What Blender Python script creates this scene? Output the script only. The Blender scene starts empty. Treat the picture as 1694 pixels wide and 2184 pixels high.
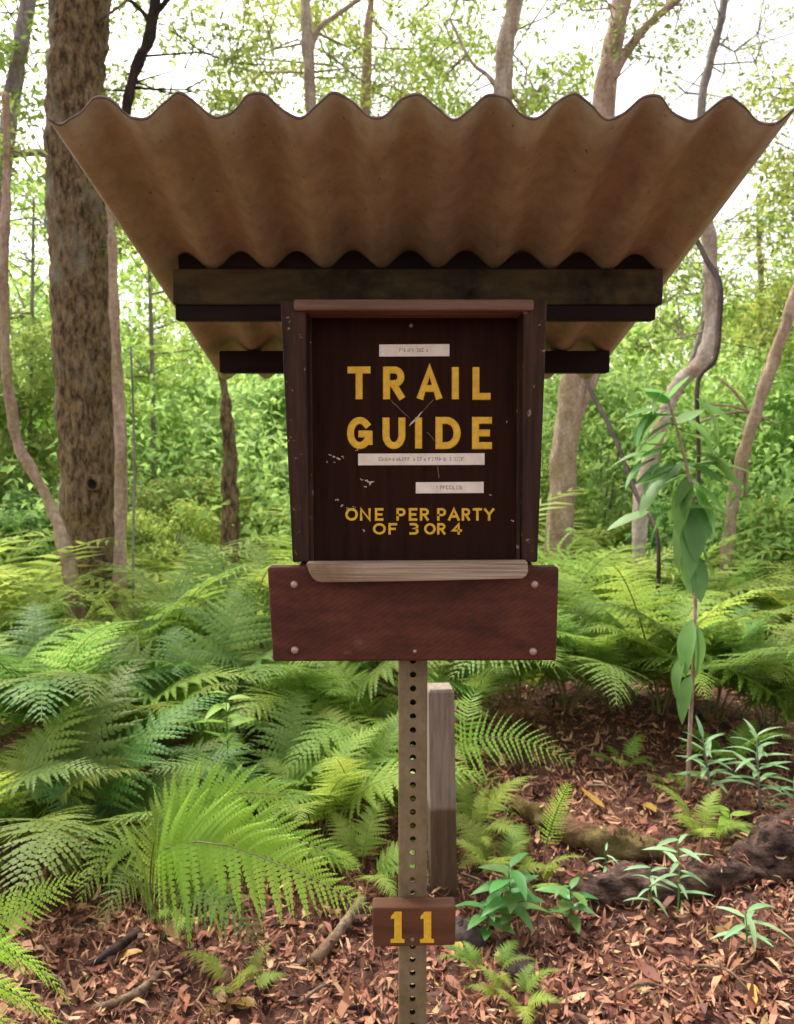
import bpy, math, random
import numpy as np
from mathutils import Vector, Matrix, noise as mnoise
R = math.radians
random.seed(11); rng = np.random.default_rng(11)
scene = bpy.context.scene
COL = scene.collection

# ------------------------------------------------------------------ camera, sky, sun, exposure
CAM_Z, PITCH = 1.55, R(4.0)
cam_d = bpy.data.cameras.new('camera'); cam = bpy.data.objects.new('camera', cam_d); COL.objects.link(cam)
cam.location = (0, 0, CAM_Z); cam.rotation_euler = (R(90) - PITCH, 0, 0)
cam_d.sensor_fit = 'HORIZONTAL'; cam_d.sensor_width = 36; cam_d.lens = 36
cam_d.clip_start = .05; cam_d.clip_end = 1000
cam_d.dof.use_dof = True; cam_d.dof.focus_distance = 1.42; cam_d.dof.aperture_fstop = 9.0
scene.camera = cam
SUN_EL, SUN_AZ = R(58), R(-35)      # azimuth from +Y (ahead of the camera) towards +X
w = bpy.data.worlds.new('World'); scene.world = w; w.use_nodes = True
nt = w.node_tree; nt.nodes.clear()
sky = nt.nodes.new('ShaderNodeTexSky'); sky.sky_type = 'NISHITA'; sky.sun_disc = False
sky.sun_elevation = SUN_EL; sky.sun_rotation = SUN_AZ; sky.dust_density = 4; sky.air_density = 1.0
bw = nt.nodes.new('ShaderNodeRGBToBW'); mx = nt.nodes.new('ShaderNodeMix'); mx.data_type = 'RGBA'
mx.inputs[0].default_value = .8                      # thin overcast: most of the blue is gone
bg = nt.nodes.new('ShaderNodeBackground'); bg.inputs[1].default_value = .15
ow = nt.nodes.new('ShaderNodeOutputWorld')
nt.links.new(sky.outputs[0], bw.inputs[0]); nt.links.new(sky.outputs[0], mx.inputs[6]); 
warm = nt.nodes.new('ShaderNodeMix'); warm.data_type = 'RGBA'; warm.blend_type = 'MULTIPLY'; warm.inputs[0].default_value = 1; warm.inputs[7].default_value = (1.04, 1.0, .93, 1)
nt.links.new(bw.outputs[0], warm.inputs[6]); nt.links.new(warm.outputs[2], mx.inputs[7])
nt.links.new(mx.outputs[2], bg.inputs[0]); nt.links.new(bg.outputs[0], ow.inputs[0])
sun_d = bpy.data.lights.new('sun', 'SUN'); sun_d.energy = 1.5; sun_d.angle = R(14); sun_d.color = (1, .94, .82)
sun = bpy.data.objects.new('sun', sun_d); COL.objects.link(sun)
sd = Vector((math.sin(SUN_AZ) * math.cos(SUN_EL), math.cos(SUN_AZ) * math.cos(SUN_EL), math.sin(SUN_EL)))
sun.rotation_euler = (-sd).to_track_quat('-Z', 'Y').to_euler(); sun.location = (0, 0, 20)
vs = scene.view_settings; vs.view_transform = 'Standard'; vs.look = 'None'; vs.gamma = 1; vs.exposure = 1.7
vs.use_curve_mapping = False
scene.cycles.max_bounces = 8; scene.cycles.transparent_max_bounces = 8

# ------------------------------------------------------------------ helpers: sight lines, meshes, things
CT, ST = math.cos(PITCH), math.sin(PITCH)
def ray(px, py):
    a = (px - 847) / 1694; b = (1091.5 - py) / 1694
    return Vector((a, CT + b * ST, -ST + b * CT))
def P(px, py, Y):                        # the point on a sight line at distance Y ahead
    d = ray(px, py); t = Y / d.y
    return Vector((d.x * t, Y, CAM_Z + d.z * t))
def GZ(x, y):                            # height of the forest floor
    x = np.asarray(x, float); y = np.asarray(y, float)
    h = .030 * np.sin(x * 2.1 + .6) * np.cos(y * 1.7) + .016 * np.sin(x * 5.3 + y * 3.1) + .012 * np.cos(y * 6.7 - x * 2.2)
    h = h + .16 * np.exp(-((x - 1.3) ** 2 / .9 + (y - 4.3) ** 2 / .8)) + .05 * np.sin(x * .7) * np.sin(y * .5)
    h = h - .13 * np.exp(-((x - .22) ** 2 / .02 + (y - 2.78) ** 2 / .03)) * 0
    return h
def G(px, py):                           # where a sight line meets the forest floor
    d = ray(px, py); t = -CAM_Z / d.z; p = None
    for _ in range(8):
        p = Vector((0, 0, CAM_Z)) + d * t
        t = (float(GZ(p.x, p.y)) - CAM_Z) / d.z
    p = Vector((0, 0, CAM_Z)) + d * t
    return p
def tag(o, label=None, cat=None, group=None, kind=None):
    if label: o['label'] = label
    if cat: o['category'] = cat
    if group: o['group'] = group
    if kind: o['kind'] = kind
    return o
def thing(name, label, cat, loc=(0, 0, 0), group=None):
    o = bpy.data.objects.new(name, None); o.location = loc; o.empty_display_size = .1; COL.objects.link(o)
    return tag(o, label, cat, group)
def mesh(name, V, F, mats, smooth=False, tint=None, mi=None):
    me = bpy.data.meshes.new(name)
    if isinstance(V, np.ndarray) and isinstance(F, np.ndarray):
        n, k = F.shape
        me.vertices.add(len(V)); me.vertices.foreach_set('co', V.astype(np.float32).ravel())
        me.loops.add(n * k); me.loops.foreach_set('vertex_index', F.astype(np.int32).ravel())
        me.polygons.add(n); me.polygons.foreach_set('loop_start', np.arange(0, n * k, k, dtype=np.int32))
        me.polygons.foreach_set('loop_total', np.full(n, k, dtype=np.int32))
        me.update(calc_edges=True)
    else:
        me.from_pydata([tuple(v) for v in V], [], [tuple(f) for f in F]); me.update()
    if not isinstance(mats, (list, tuple)): mats = [mats]
    for m in mats: me.materials.append(m)
    if smooth: me.polygons.foreach_set('use_smooth', np.ones(len(me.polygons), dtype=bool))
    if mi is not None: me.polygons.foreach_set('material_index', np.asarray(mi, dtype=np.int32))
    if tint is not None:
        a = me.attributes.new('tint', 'FLOAT', 'POINT'); a.data.foreach_set('value', np.asarray(tint, dtype=np.float32))
    return me
def link(name, me, parent=None, loc=None, mat=None):
    o = bpy.data.objects.new(name, me); COL.objects.link(o)
    if parent is not None: o.parent = parent
    if mat is not None: o.matrix_local = mat
    elif loc is not None: o.location = loc
    return o
class MB:                                 # collects world-space geometry; build() makes ONE mesh object under its thing
    def __init__(s): s.v = []; s.f = []; s.m = []; s.t = []; s.cm = 0; s.ct = .5
    def add(s, V, F):
        b = len(s.v); s.v += [tuple(v) for v in V]; s.f += [tuple(b + i for i in f) for f in F]
        s.m += [s.cm] * len(F); s.t += [s.ct] * len(V)
    def build(s, name, mats, parent=None, smooth=False, bevel=0):
        off = Vector(parent.location) if parent is not None else Vector((0, 0, 0))
        q = parent
        while q is not None and q.parent is not None: q = q.parent; off = off + Vector(q.location)
        V = [(v[0] - off.x, v[1] - off.y, v[2] - off.z) for v in s.v]
        me = mesh(name, V, s.f, mats, smooth, s.t, s.m)
        o = link(name, me, parent)
        if bevel:
            md = o.modifiers.new('bevel', 'BEVEL'); md.width = bevel; md.segments = 2; md.limit_method = 'ANGLE'; md.angle_limit = R(40)
        return o
BOXF = [(0, 3, 2, 1), (4, 5, 6, 7), (0, 1, 5, 4), (1, 2, 6, 5), (2, 3, 7, 6), (3, 0, 4, 7)]
def box(mb, x0, x1, y0, y1, z0, z1):
    mb.add([(x0, y0, z0), (x1, y0, z0), (x1, y1, z0), (x0, y1, z0), (x0, y0, z1), (x1, y0, z1), (x1, y1, z1), (x0, y1, z1)], BOXF)
def slab(mb, quad, Y, th, Yb=None):
    """front face through four sight lines (tl, tr, br, bl) at distance Y (Yb at the foot), th deep"""
    Yb = Y if Yb is None else Yb
    fr = [P(*quad[0], Y), P(*quad[1], Y), P(*quad[2], Yb), P(*quad[3], Yb)]
    bk = [Vector((p.x, p.y + th, p.z)) for p in fr]
    mb.add(fr + bk, [(0, 3, 2, 1), (4, 5, 6, 7), (0, 1, 5, 4), (1, 2, 6, 5), (2, 3, 7, 6), (3, 0, 4, 7)])
def catmull(pts, n):
    pts = [np.array(p, float) for p in pts]; p = [2 * pts[0] - pts[1]] + pts + [2 * pts[-1] - pts[-2]]; out = []
    for i in range(1, len(p) - 2):
        for k in range(n):
            t = k / n; a, b, c, d = p[i - 1], p[i], p[i + 1], p[i + 2]
            out.append(.5 * ((2 * b) + (-a + c) * t + (2 * a - 5 * b + 4 * c - d) * t * t + (-a + 3 * b - 3 * c + d) * t ** 3))
    out.append(pts[-1]); return out
def tube(mb, pts, rad, seg=8, rough=0., sq=1.0):
    pts = [Vector(p) for p in pts]; n = len(pts); V = []; F = []
    ref = Vector((1, .13, .07))
    ph = [random.uniform(0, 6.28) for _ in range(5)]
    for i, p in enumerate(pts):
        t = (pts[min(i + 1, n - 1)] - pts[max(i - 1, 0)]).normalized()
        u = ref - t * ref.dot(t)
        if u.length < .05: u = Vector((0, 1, .2)) - t * t.y
        u.normalize(); ref = u; v = t.cross(u)
        for k in range(seg):
            a = 6.2832 * k / seg
            r = rad[i] * (1 + rough * (math.sin(3 * a + ph[0] + i * .35) * .5 + math.sin(2 * a - i * .6 + ph[1]) * .5 + math.sin(5 * a + ph[2] + i * .9) * .35 + random.uniform(-.4, .4)))
            V.append(p + u * (math.cos(a) * r) + v * (math.sin(a) * r * sq))
    for i in range(n - 1):
        for k in range(seg):
            k2 = (k + 1) % seg; F.append((i * seg + k, i * seg + k2, (i + 1) * seg + k2, (i + 1) * seg + k))
    F.append(tuple(range(seg - 1, -1, -1))); F.append(tuple((n - 1) * seg + k for k in range(seg)))
    mb.add(V, F)

# ------------------------------------------------------------------ materials
def new_mat(name):
    m = bpy.data.materials.new(name); m.use_nodes = True; t = m.node_tree
    b = t.nodes['Principled BSDF']; return m, t, b
def N(t, typ, **kw):
    n = t.nodes.new(typ)
    for k, v in kw.items(): setattr(n, k, v)
    return n
def rgb(r, g, b): return (r, g, b, 1)
def noise(t, scale, detail=6, rough=.6, vec=None, stretch=None, coord='Object'):
    tc = N(t, 'ShaderNodeTexCoord'); src = tc.outputs[coord]
    if stretch:
        mp = N(t, 'ShaderNodeMapping'); mp.inputs['Scale'].default_value = stretch; t.links.new(src, mp.inputs[0]); src = mp.outputs[0]
    n = N(t, 'ShaderNodeTexNoise'); n.inputs['Scale'].default_value = scale; n.inputs['Detail'].default_value = detail
    n.inputs['Roughness'].default_value = rough; t.links.new(src, n.inputs['Vector']); return n
def ramp(t, fac, stops):
    r = N(t, 'ShaderNodeValToRGB'); e = r.color_ramp.elements
    while len(e) < len(stops): e.new(.5)
    for i, (p, c) in enumerate(stops): e[i].position = p; e[i].color = c if len(c) == 4 else (*c, 1)
    t.links.new(fac, r.inputs[0]); return r
def mixc(t, fac, a, b, mode='MIX'):
    m = N(t, 'ShaderNodeMix', data_type='RGBA', blend_type=mode)
    for sock, v in ((m.inputs[0], fac), (m.inputs[6], a), (m.inputs[7], b)):
        if hasattr(v, 'is_linked'): t.links.new(v, sock)
        else: sock.default_value = v
    return m.outputs[2]
def bump(t, b, h, strength=.4, dist=.01):
    n = N(t, 'ShaderNodeBump'); n.inputs['Strength'].default_value = strength; n.inputs['Distance'].default_value = dist
    t.links.new(h, n.inputs['Height']); t.links.new(n.outputs[0], b.inputs['Normal'])
def leaf_mat(name, c1, c2, trans=.35, rough=.5, hue=.03, val=.35, spec=.35):
    m, t, b = new_mat(name)
    at = N(t, 'ShaderNodeAttribute', attribute_name='tint')
    col = mixc(t, at.outputs['Fac'], rgb(*c1), rgb(*c2))
    oi = N(t, 'ShaderNodeObjectInfo'); hs = N(t, 'ShaderNodeHueSaturation')
    m1 = N(t, 'ShaderNodeMapRange'); m1.inputs[3].default_value = .5 - hue; m1.inputs[4].default_value = .5 + hue
    m2 = N(t, 'ShaderNodeMapRange'); m2.inputs[3].default_value = 1 - val; m2.inputs[4].default_value = 1 + val
    fr = N(t, 'ShaderNodeMath', operation='MULTIPLY'); fr.inputs[1].default_value = 7.31
    fc = N(t, 'ShaderNodeMath', operation='FRACT')
    t.links.new(oi.outputs['Random'], m1.inputs[0]); t.links.new(oi.outputs['Random'], fr.inputs[0]); t.links.new(fr.outputs[0], fc.inputs[0])
    t.links.new(fc.outputs[0], m2.inputs[0]); t.links.new(m1.outputs[0], hs.inputs['Hue']); t.links.new(m2.outputs[0], hs.inputs['Value'])
    t.links.new(col, hs.inputs['Color'])
    t.links.new(hs.outputs[0], b.inputs['Base Color']); b.inputs['Roughness'].default_value = rough
    b.inputs['Specular IOR Level'].default_value = spec
    tr = N(t, 'ShaderNodeBsdfTranslucent'); ms = N(t, 'ShaderNodeMixShader'); ms.inputs[0].default_value = trans
    br = N(t, 'ShaderNodeHueSaturation'); br.inputs['Value'].default_value = 1.6; br.inputs['Hue'].default_value = .485
    t.links.new(hs.outputs[0], br.inputs['Color']); t.links.new(br.outputs[0], tr.inputs[0])
    t.links.new(b.outputs[0], ms.inputs[1]); t.links.new(tr.outputs[0], ms.inputs[2])
    t.links.new(ms.outputs[0], t.nodes['Material Output'].inputs[0]); return m
def wood_mat(name, c1, c2, c3=None, stretch=(3, 30, 30), rough=.75, bstr=.35, speck=None, spec=.25):
    m, t, b = new_mat(name)
    n1 = noise(t, 3.0, 8, .65, stretch=stretch); n2 = noise(t, 6, 5, .6)
    base = ramp(t, n1.outputs[0], [(.3, c1), (.7, c2)]).outputs[0]
    if c3: base = mixc(t, ramp(t, n2.outputs[0], [(.52, (0, 0, 0)), (.68, (1, 1, 1))]).outputs[0], base, rgb(*c3))
    if speck:
        n3 = noise(t, 60, 3, .7); base = mixc(t, ramp(t, n3.outputs[0], [(speck[1], (0, 0, 0)), (speck[1] + .04, (1, 1, 1))]).outputs[0], base, rgb(*speck[0]))
    t.links.new(base, b.inputs['Base Color']); b.inputs['Roughness'].default_value = rough; b.inputs['Specular IOR Level'].default_value = spec
    bump(t, b, n1.outputs[0], bstr, .004); return m
def bark_mat(name, c1, c2, c3, scale=14, stretch=(1, 1, .35), bstr=.7, patch=(.5, .62)):
    m, t, b = new_mat(name)
    n1 = noise(t, scale, 10, .7, stretch=stretch); n2 = noise(t, 3.2, 6, .6, stretch=(1, 1, .5)); n3 = noise(t, scale * 3.3, 4, .7)
    c = ramp(t, n1.outputs[0], [(.40, c1), (.60, c2)]).outputs[0]
    c = mixc(t, ramp(t, n2.outputs[0], [(patch[0], (0, 0, 0)), (patch[1], (1, 1, 1))]).outputs[0], c, rgb(*c3))
    d = mixc(t, .55, c, ramp(t, n3.outputs[0], [(.35, (.25, .25, .25)), (.65, (1, 1, 1))]).outputs[0], 'MULTIPLY')
    t.links.new(d, b.inputs['Base Color']); b.inputs['Roughness'].default_value = .85; b.inputs['Specular IOR Level'].default_value = .2
    bump(t, b, n1.outputs[0], bstr, .03); return m
M = {}
M['fern'] = leaf_mat('fern_green', (.145, .24, .035), (.30, .41, .08), .46, .52, .022, .28, .22)
M['fern_dark'] = leaf_mat('fern_deep_green', (.085, .18, .036), (.20, .32, .075), .44, .5, .025, .33, .24)
M['fern_bright'] = leaf_mat('fern_bright_green', (.19, .37, .04), (.33, .52, .08), .42, .45, .01, .1, .4)
M['fern_dead'] = leaf_mat('dead_frond', (.13, .065, .028), (.24, .13, .055), .2, .7, .02, .3, .15)
M['rachis'] = leaf_mat('frond_stalk', (.14, .12, .03), (.17, .16, .05), .0, .5, .01, .1)
M['shrub'] = leaf_mat('shrub_green', (.19, .33, .08), (.39, .53, .18), .5, .55, .025, .22, .2)
M['shrub_y'] = leaf_mat('shrub_yellow_green', (.23, .36, .075), (.43, .55, .17), .52, .55, .02, .18, .2)
M['shrub_t'] = leaf_mat('shrub_cool_green', (.13, .27, .08), (.30, .46, .17), .46, .5, .02, .22, .2)
M['crown'] = leaf_mat('crown_green', (.13, .21, .05), (.29, .37, .10), .44, .55, .02, .2, .2)
M['crown_y'] = leaf_mat('crown_yellow_green', (.17, .26, .05), (.35, .43, .10), .46, .55, .02, .2, .2)
M['sapling'] = leaf_mat('sapling_leaf', (.11, .25, .06), (.22, .41, .13), .34, .45, .02, .3, .3)
M['whorl'] = leaf_mat('whorled_leaf', (.20, .36, .16), (.28, .46, .24), .30, .4, .02, .15)
M['herb'] = leaf_mat('herb_leaf', (.08, .22, .05), (.14, .30, .08), .32, .4, .03, .25)
M['yellow_leaf'] = leaf_mat('yellowed_leaf', (.45, .27, .05), (.55, .36, .09), .25, .5, .02, .2)
M['litter'] = None
def litter_mat():
    m, t, b = new_mat('dry_leaf_litter')
    at = N(t, 'ShaderNodeAttribute', attribute_name='tint')
    oi = N(t, 'ShaderNodeObjectInfo')
    s = N(t, 'ShaderNodeMath', operation='ADD'); t.links.new(at.outputs['Fac'], s.inputs[0]); t.links.new(oi.outputs['Random'], s.inputs[1])
    f = N(t, 'ShaderNodeMath', operation='FRACT'); t.links.new(s.outputs[0], f.inputs[0])
    c = ramp(t, f.outputs[0], [(0, (.04, .013, .009)), (.25, (.135, .043, .025)), (.5, (.25, .092, .055)), (.7, (.35, .155, .092)), (.85, (.43, .215, .125)), (.95, (.52, .34, .19)), (1, (.34, .21, .07))])
    t.links.new(c.outputs[0], b.inputs['Base Color']); b.inputs['Roughness'].default_value = .62; b.inputs['Specular IOR Level'].default_value = .3
    return m
M['litter'] = litter_mat()
def soil_mat():
    m, t, b = new_mat('forest_floor')
    n1 = noise(t, 9, 10, .7); n2 = noise(t, 55, 6, .7); n3 = noise(t, .35, 4, .5)
    c = ramp(t, n1.outputs[0], [(.3, (.035, .014, .009)), (.55, (.12, .046, .028)), (.75, (.20, .085, .052))]).outputs[0]
    c = mixc(t, .6, c, ramp(t, n2.outputs[0], [(.3, (.25, .25, .25)), (.7, (1.3, 1.2, 1.1))]).outputs[0], 'MULTIPLY')
    t.links.new(c, b.inputs['Base Color']); b.inputs['Roughness'].default_value = .9
    bump(t, b, n2.outputs[0], .8, .02); return m
M['soil'] = soil_mat()
M['bark'] = bark_mat('mottled_bark', (.07, .045, .024), (.38, .25, .135), (.30, .27, .19), 26, (1, 1, .38), 1.0, patch=(.54, .70))
M['bark_pale'] = bark_mat('pale_bark', (.42, .31, .25), (.72, .60, .52), (.52, .36, .27), 9, (1, 1, .25), .4)
M['bark_pink'] = bark_mat('pinkish_bark', (.36, .23, .165), (.64, .46, .36), (.44, .32, .19), 10, (1, 1, .3), .4)
M['bark_dark'] = bark_mat('dark_bark', (.025, .016, .012), (.09, .055, .042), (.06, .04, .05), 12)
M['bark_grey'] = bark_mat('grey_bark', (.22, .18, .165), (.44, .38, .37), (.30, .25, .20), 10)
M['log'] = bark_mat('rotting_log', (.030, .018, .015), (.22, .13, .10), (.17, .12, .045), 16, (.6, 2, 2), 1.0, (.55, .66))
M['log_moss'] = bark_mat('mossy_root', (.12, .05, .03), (.34, .17, .10), (.20, .15, .055), 14, (.5, 2, 2), .8, (.42, .58))
M['stone'] = bark_mat('dark_stone', (.04, .03, .03), (.14, .10, .09), (.10, .07, .08), 9, (1, 1, 1), .6)
M['twig'] = bark_mat('dry_twig', (.13, .085, .055), (.34, .24, .16), (.22, .13, .08), 30, (1, 1, 1), .4)
M['post_wood'] = None

# ------------------------------------------------------------------ the forest floor
def spacing(a, b, fine0, fine1, df, dc):
    s = list(np.arange(a, fine0, dc)) + list(np.arange(fine0, fine1, df)) + list(np.arange(fine1, b + dc, dc)); return np.array(s)
xs = spacing(-130, 130, -4, 4, .06, 2.5); ys = spacing(-30, 230, 1, 8, .06, 2.5)
XX, YY = np.meshgrid(xs, ys); ZZ = GZ(XX, YY)
nx, ny = len(xs), len(ys)
idx = np.arange(nx * ny).reshape(ny, nx)
gf = np.stack([idx[:-1, :-1], idx[:-1, 1:], idx[1:, 1:], idx[1:, :-1]], -1).reshape(-1, 4)
ground = link('ground', mesh('ground', np.stack([XX, YY, ZZ], -1).reshape(-1, 3), gf, M['soil'], True))
tag(ground, 'brown forest floor covered in fallen leaves', None, None, 'structure')

# leaf litter: curled dry leaves
def litter_arrays(n, cx, cy, size, cz=None):
    yaw = rng.uniform(0, 6.283, n); tilt = rng.normal(0, .32, n); roll = rng.normal(0, .5, n); curl = rng.normal(.12, .3, n)
    L = size * rng.uniform(.55, 1.4, n); W = L * rng.choice([.05, .08, .13, .18, .30], n) * rng.uniform(.8, 1.2, n)
    st = [(0, 0), (.3, .5), (.3, -.5), (.72, .42), (.72, -.42), (1, 0)]
    V = np.zeros((n, 6, 3))
    for k, (a, s) in enumerate(st):
        x = (a - .5) * L; y = s * W; z = curl * L * (4 * (a - .5) ** 2) - .25 * W * (abs(s) > 0) * np.sign(curl)
        z = z + y * np.sin(roll); z = z + x * np.sin(tilt)
        V[:, k, 0] = x * np.cos(yaw) - y * np.sin(yaw); V[:, k, 1] = x * np.sin(yaw) + y * np.cos(yaw); V[:, k, 2] = z
    V[:, :, 0] += cx[:, None]; V[:, :, 1] += cy[:, None]
    low = V[:, :, 2].min(1)
    V[:, :, 2] += ((GZ(cx, cy) if cz is None else cz) + rng.uniform(-.004, .028, n) - low * .75)[:, None]
    b = (np.arange(n) * 6)[:, None]
    F = np.concatenate([b + np.array([0, 2, 1, 1]), b + np.array([1, 2, 4, 3]), b + np.array([3, 4, 5, 5])], 0)
    return V.reshape(-1, 3), F, np.repeat(rng.uniform(0, 1, n), 6)
def litter_mesh(n, cx, cy, size, name, cz=None):
    V, F, T = litter_arrays(n, cx, cy, size, cz)
    faces = [tuple(f) if f[2] != f[3] else tuple(f[:3]) for f in F.tolist()]
    me = bpy.data.meshes.new(name); me.from_pydata(V.tolist(), [], faces); me.update(); me.materials.append(M['litter'])
    a = me.attributes.new('tint', 'FLOAT', 'POINT'); a.data.foreach_set('value', T.astype(np.float32)); return me
def dry_leaf():
    L = random.uniform(.05, .085); W = L * random.uniform(.16, .38); curl = random.uniform(-.5, .9); tw_ = random.uniform(-1.1, 1.1); fold = random.uniform(.1, .8); bend = random.uniform(-.5, .5); V = []; F = []; n = 7
    for i in range(n + 1):
        t_ = i / n; w_ = W * .5 * (math.sin(math.pi * min(1, t_ * .96 + .02)) ** .75) * random.uniform(.85, 1.1); a = tw_ * (t_ - .5); x = L * (t_ - .5); y = bend * L * (t_ - .5) ** 2; z = curl * L * (t_ - .5) ** 2
        for s_ in (-1, 0, 1): V.append((x, y + s_ * w_ * math.cos(a), z + s_ * w_ * math.sin(a) + abs(s_) * fold * w_))
    zm = min(v[2] for v in V); V = [(v[0], v[1], v[2] - zm) for v in V]
    for i in range(n):
        for k in range(2): q = i * 3 + k; F.append((q, q + 3, q + 4, q + 1))
    return mesh('fallen_leaf', V, F, M['litter'], True, [random.random() * .1] * len(V))
protos = [dry_leaf() for _ in range(24)]
for i in range(290):
    u = random.random()
    px = random.uniform(20, 800) if i % 5 < 2 else random.uniform(930, 1680)
    py = random.uniform(1960, 2200) if i % 5 < 2 or random.random() < .72 else random.uniform(1560, 1760)
    p = G(px, py)
    o = link('fallen_leaf', protos[i % 24], ground)
    o.location = (p.x, p.y, float(GZ(p.x, p.y)) + random.uniform(.004, .02)); o.rotation_euler = (random.gauss(0, .15), random.gauss(0, .15), random.uniform(0, 6.28))
    s = random.uniform(.7, 1.35); o.scale = (s, s, s)

# ------------------------------------------------------------------ the trail guide sign
m, t, b = new_mat('roof_sheet')       # old painted corrugated sheet
n1 = noise(t, 2.2, 6, .6, stretch=(5, .8, 1)); n2 = noise(t, 26, 8, .7); n3 = noise(t, 7, 5, .6, stretch=(1.5, .6, 1))
c = ramp(t, n1.outputs[0], [(.32, (.35, .28, .18)), (.55, (.42, .365, .215)), (.75, (.47, .405, .28))]).outputs[0]
c = mixc(t, ramp(t, n3.outputs[0], [(.55, (0, 0, 0)), (.75, (.8, .8, .8))]).outputs[0], c, rgb(.36, .245, .16))
c = mixc(t, .45, c, ramp(t, n2.outputs[0], [(.35, (.55, .5, .45)), (.6, (1.1, 1.1, 1.1))]).outputs[0], 'MULTIPLY')
n4 = noise(t, 3.5, 8, .75, stretch=(2, 1, 1)); c = mixc(t, ramp(t, n4.outputs[0], [(.58, (0, 0, 0)), (.70, (.4, .4, .4))]).outputs[0], c, rgb(.13, .10, .05))
n5 = noise(t, 120, 2, .5); c = mixc(t, ramp(t, n5.outputs[0], [(.70, (0, 0, 0)), (.74, (.7, .7, .7))]).outputs[0], c, rgb(.10, .06, .035))
t.links.new(c, b.inputs['Base Color']); b.inputs['Roughness'].default_value = .7; b.inputs['Specular IOR Level'].default_value = .25
bump(t, b, n2.outputs[0], .25, .003)
M['roof'] = m
m, t, b = new_mat('roof_edge'); n1 = noise(t, 40, 4)
t.links.new(ramp(t, n1.outputs[0], [(.3, (.06, .035, .025)), (.7, (.17, .10, .08))]).outputs[0], b.inputs['Base Color']); b.inputs['Roughness'].default_value = .8
M['roof_edge'] = m
M['panel'] = wood_mat('dark_brown_panel', (.018, .007, .004), (.038, .014, .0075), (.027, .0095, .006), (26, 3, 2), .8, .12, None, .08)
M['stile'] = wood_mat('worn_dark_wood', (.018, .008, .005), (.075, .034, .020), (.035, .011, .010), (30, 10, 1.6), .65, .5, ((.30, .20, .14), .645))
M['red_board'] = None
m, t, b = new_mat('red_brown_board')      # rough-sawn, with slanting saw marks
tc = N(t, 'ShaderNodeTexCoord'); mp = N(t, 'ShaderNodeMapping'); mp.inputs['Rotation'].default_value = (0, R(32), 0)
t.links.new(tc.outputs['Object'], mp.inputs[0])
wv = N(t, 'ShaderNodeTexWave', bands_direction='Z'); wv.inputs['Scale'].default_value = 40; wv.inputs['Distortion'].default_value = 2.2; wv.inputs['Detail'].default_value = 4; wv.inputs['Detail Scale'].default_value = 1.5
t.links.new(mp.outputs[0], wv.inputs[0])
n1 = noise(t, 5, 7, .65, stretch=(1, 4, 2.5)); n2 = noise(t, 70, 5, .7)
c = ramp(t, n1.outputs[0], [(.3, (.055, .014, .008)), (.5, (.105, .029, .016)), (.72, (.165, .052, .028))]).outputs[0]
c = mixc(t, .22, c, ramp(t, wv.outputs[0], [(.15, (.45, .42, .4)), (.7, (1.15, 1.1, 1.1))]).outputs[0], 'MULTIPLY')
c = mixc(t, .35, c, ramp(t, n2.outputs[0], [(.35, (.5, .5, .5)), (.65, (1.3, 1.3, 1.3))]).outputs[0], 'MULTIPLY')
n6 = noise(t, 3, 8, .7, stretch=(2.5, 1, 14)); c = mixc(t, .6, c, ramp(t, n6.outputs[0], [(.35, (.45, .4, .4)), (.6, (1.15, 1.1, 1.1))]).outputs[0], 'MULTIPLY')
n7 = noise(t, 16, 5, .7); c = mixc(t, ramp(t, n7.outputs[0], [(.66, (0, 0, 0)), (.74, (.35, .35, .35))]).outputs[0], c, rgb(.32, .16, .11))
t.links.new(c, b.inputs['Base Color']); b.inputs['Roughness'].default_value = .62; b.inputs['Specular IOR Level'].default_value = .3
ad = N(t, 'ShaderNodeMath', operation='ADD'); t.links.new(n1.outputs[0], ad.inputs[0]); t.links.new(n2.outputs[0], ad.inputs[1]); bump(t, b, ad.outputs[0], .12, .0015)
M['red_board'] = m
M['ledge'] = wood_mat('weathered_grey_wood', (.20, .12, .075), (.62, .48, .35), (.24, .15, .09), (1.6, 30, 110), .85, .7)
M['cap'] = wood_mat('pinkish_worn_wood', (.13, .07, .045), (.27, .155, .11), (.17, .10, .055), (2, 20, 26), .7, .4)
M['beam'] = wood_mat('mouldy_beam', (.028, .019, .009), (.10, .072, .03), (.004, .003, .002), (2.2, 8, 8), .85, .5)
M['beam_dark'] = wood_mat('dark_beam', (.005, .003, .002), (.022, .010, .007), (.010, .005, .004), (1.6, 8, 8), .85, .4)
m, t, b = new_mat('yellow_paint'); n1 = noise(t, 90, 4)
t.links.new(ramp(t, n1.outputs[0], [(.3, (.74, .40, .02)), (.6, (.90, .54, .03)), (.8, (.92, .62, .10))]).outputs[0], b.inputs['Base Color']); b.inputs['Roughness'].default_value = .55
M['yellow'] = m
m, t, b = new_mat('white_tape'); n1 = noise(t, 40, 4)
t.links.new(ramp(t, n1.outputs[0], [(.3, (.80, .66, .54)), (.6, (.92, .82, .72))]).outputs[0], b.inputs['Base Color']); b.inputs['Roughness'].default_value = .5
M['tape'] = m
m, t, b = new_mat('faded_print'); b.inputs['Base Color'].default_value = (.33, .26, .21, 1); b.inputs['Roughness'].default_value = .6; M['print'] = m
m, t, b = new_mat('paint_chip'); b.inputs['Base Color'].default_value = (.62, .48, .40, 1); b.inputs['Roughness'].default_value = .8; M['chip'] = m
m, t, b = new_mat('scratch'); b.inputs['Base Color'].default_value = (.22, .13, .10, 1); b.inputs['Roughness'].default_value = .7; M['scratch'] = m
m, t, b = new_mat('bolt_metal'); b.inputs['Base Color'].default_value = (.50, .34, .28, 1); b.inputs['Metallic'].default_value = .5; b.inputs['Roughness'].default_value = .45; M['bolt'] = m
m, t, b = new_mat('rusty_post_steel')
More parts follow.
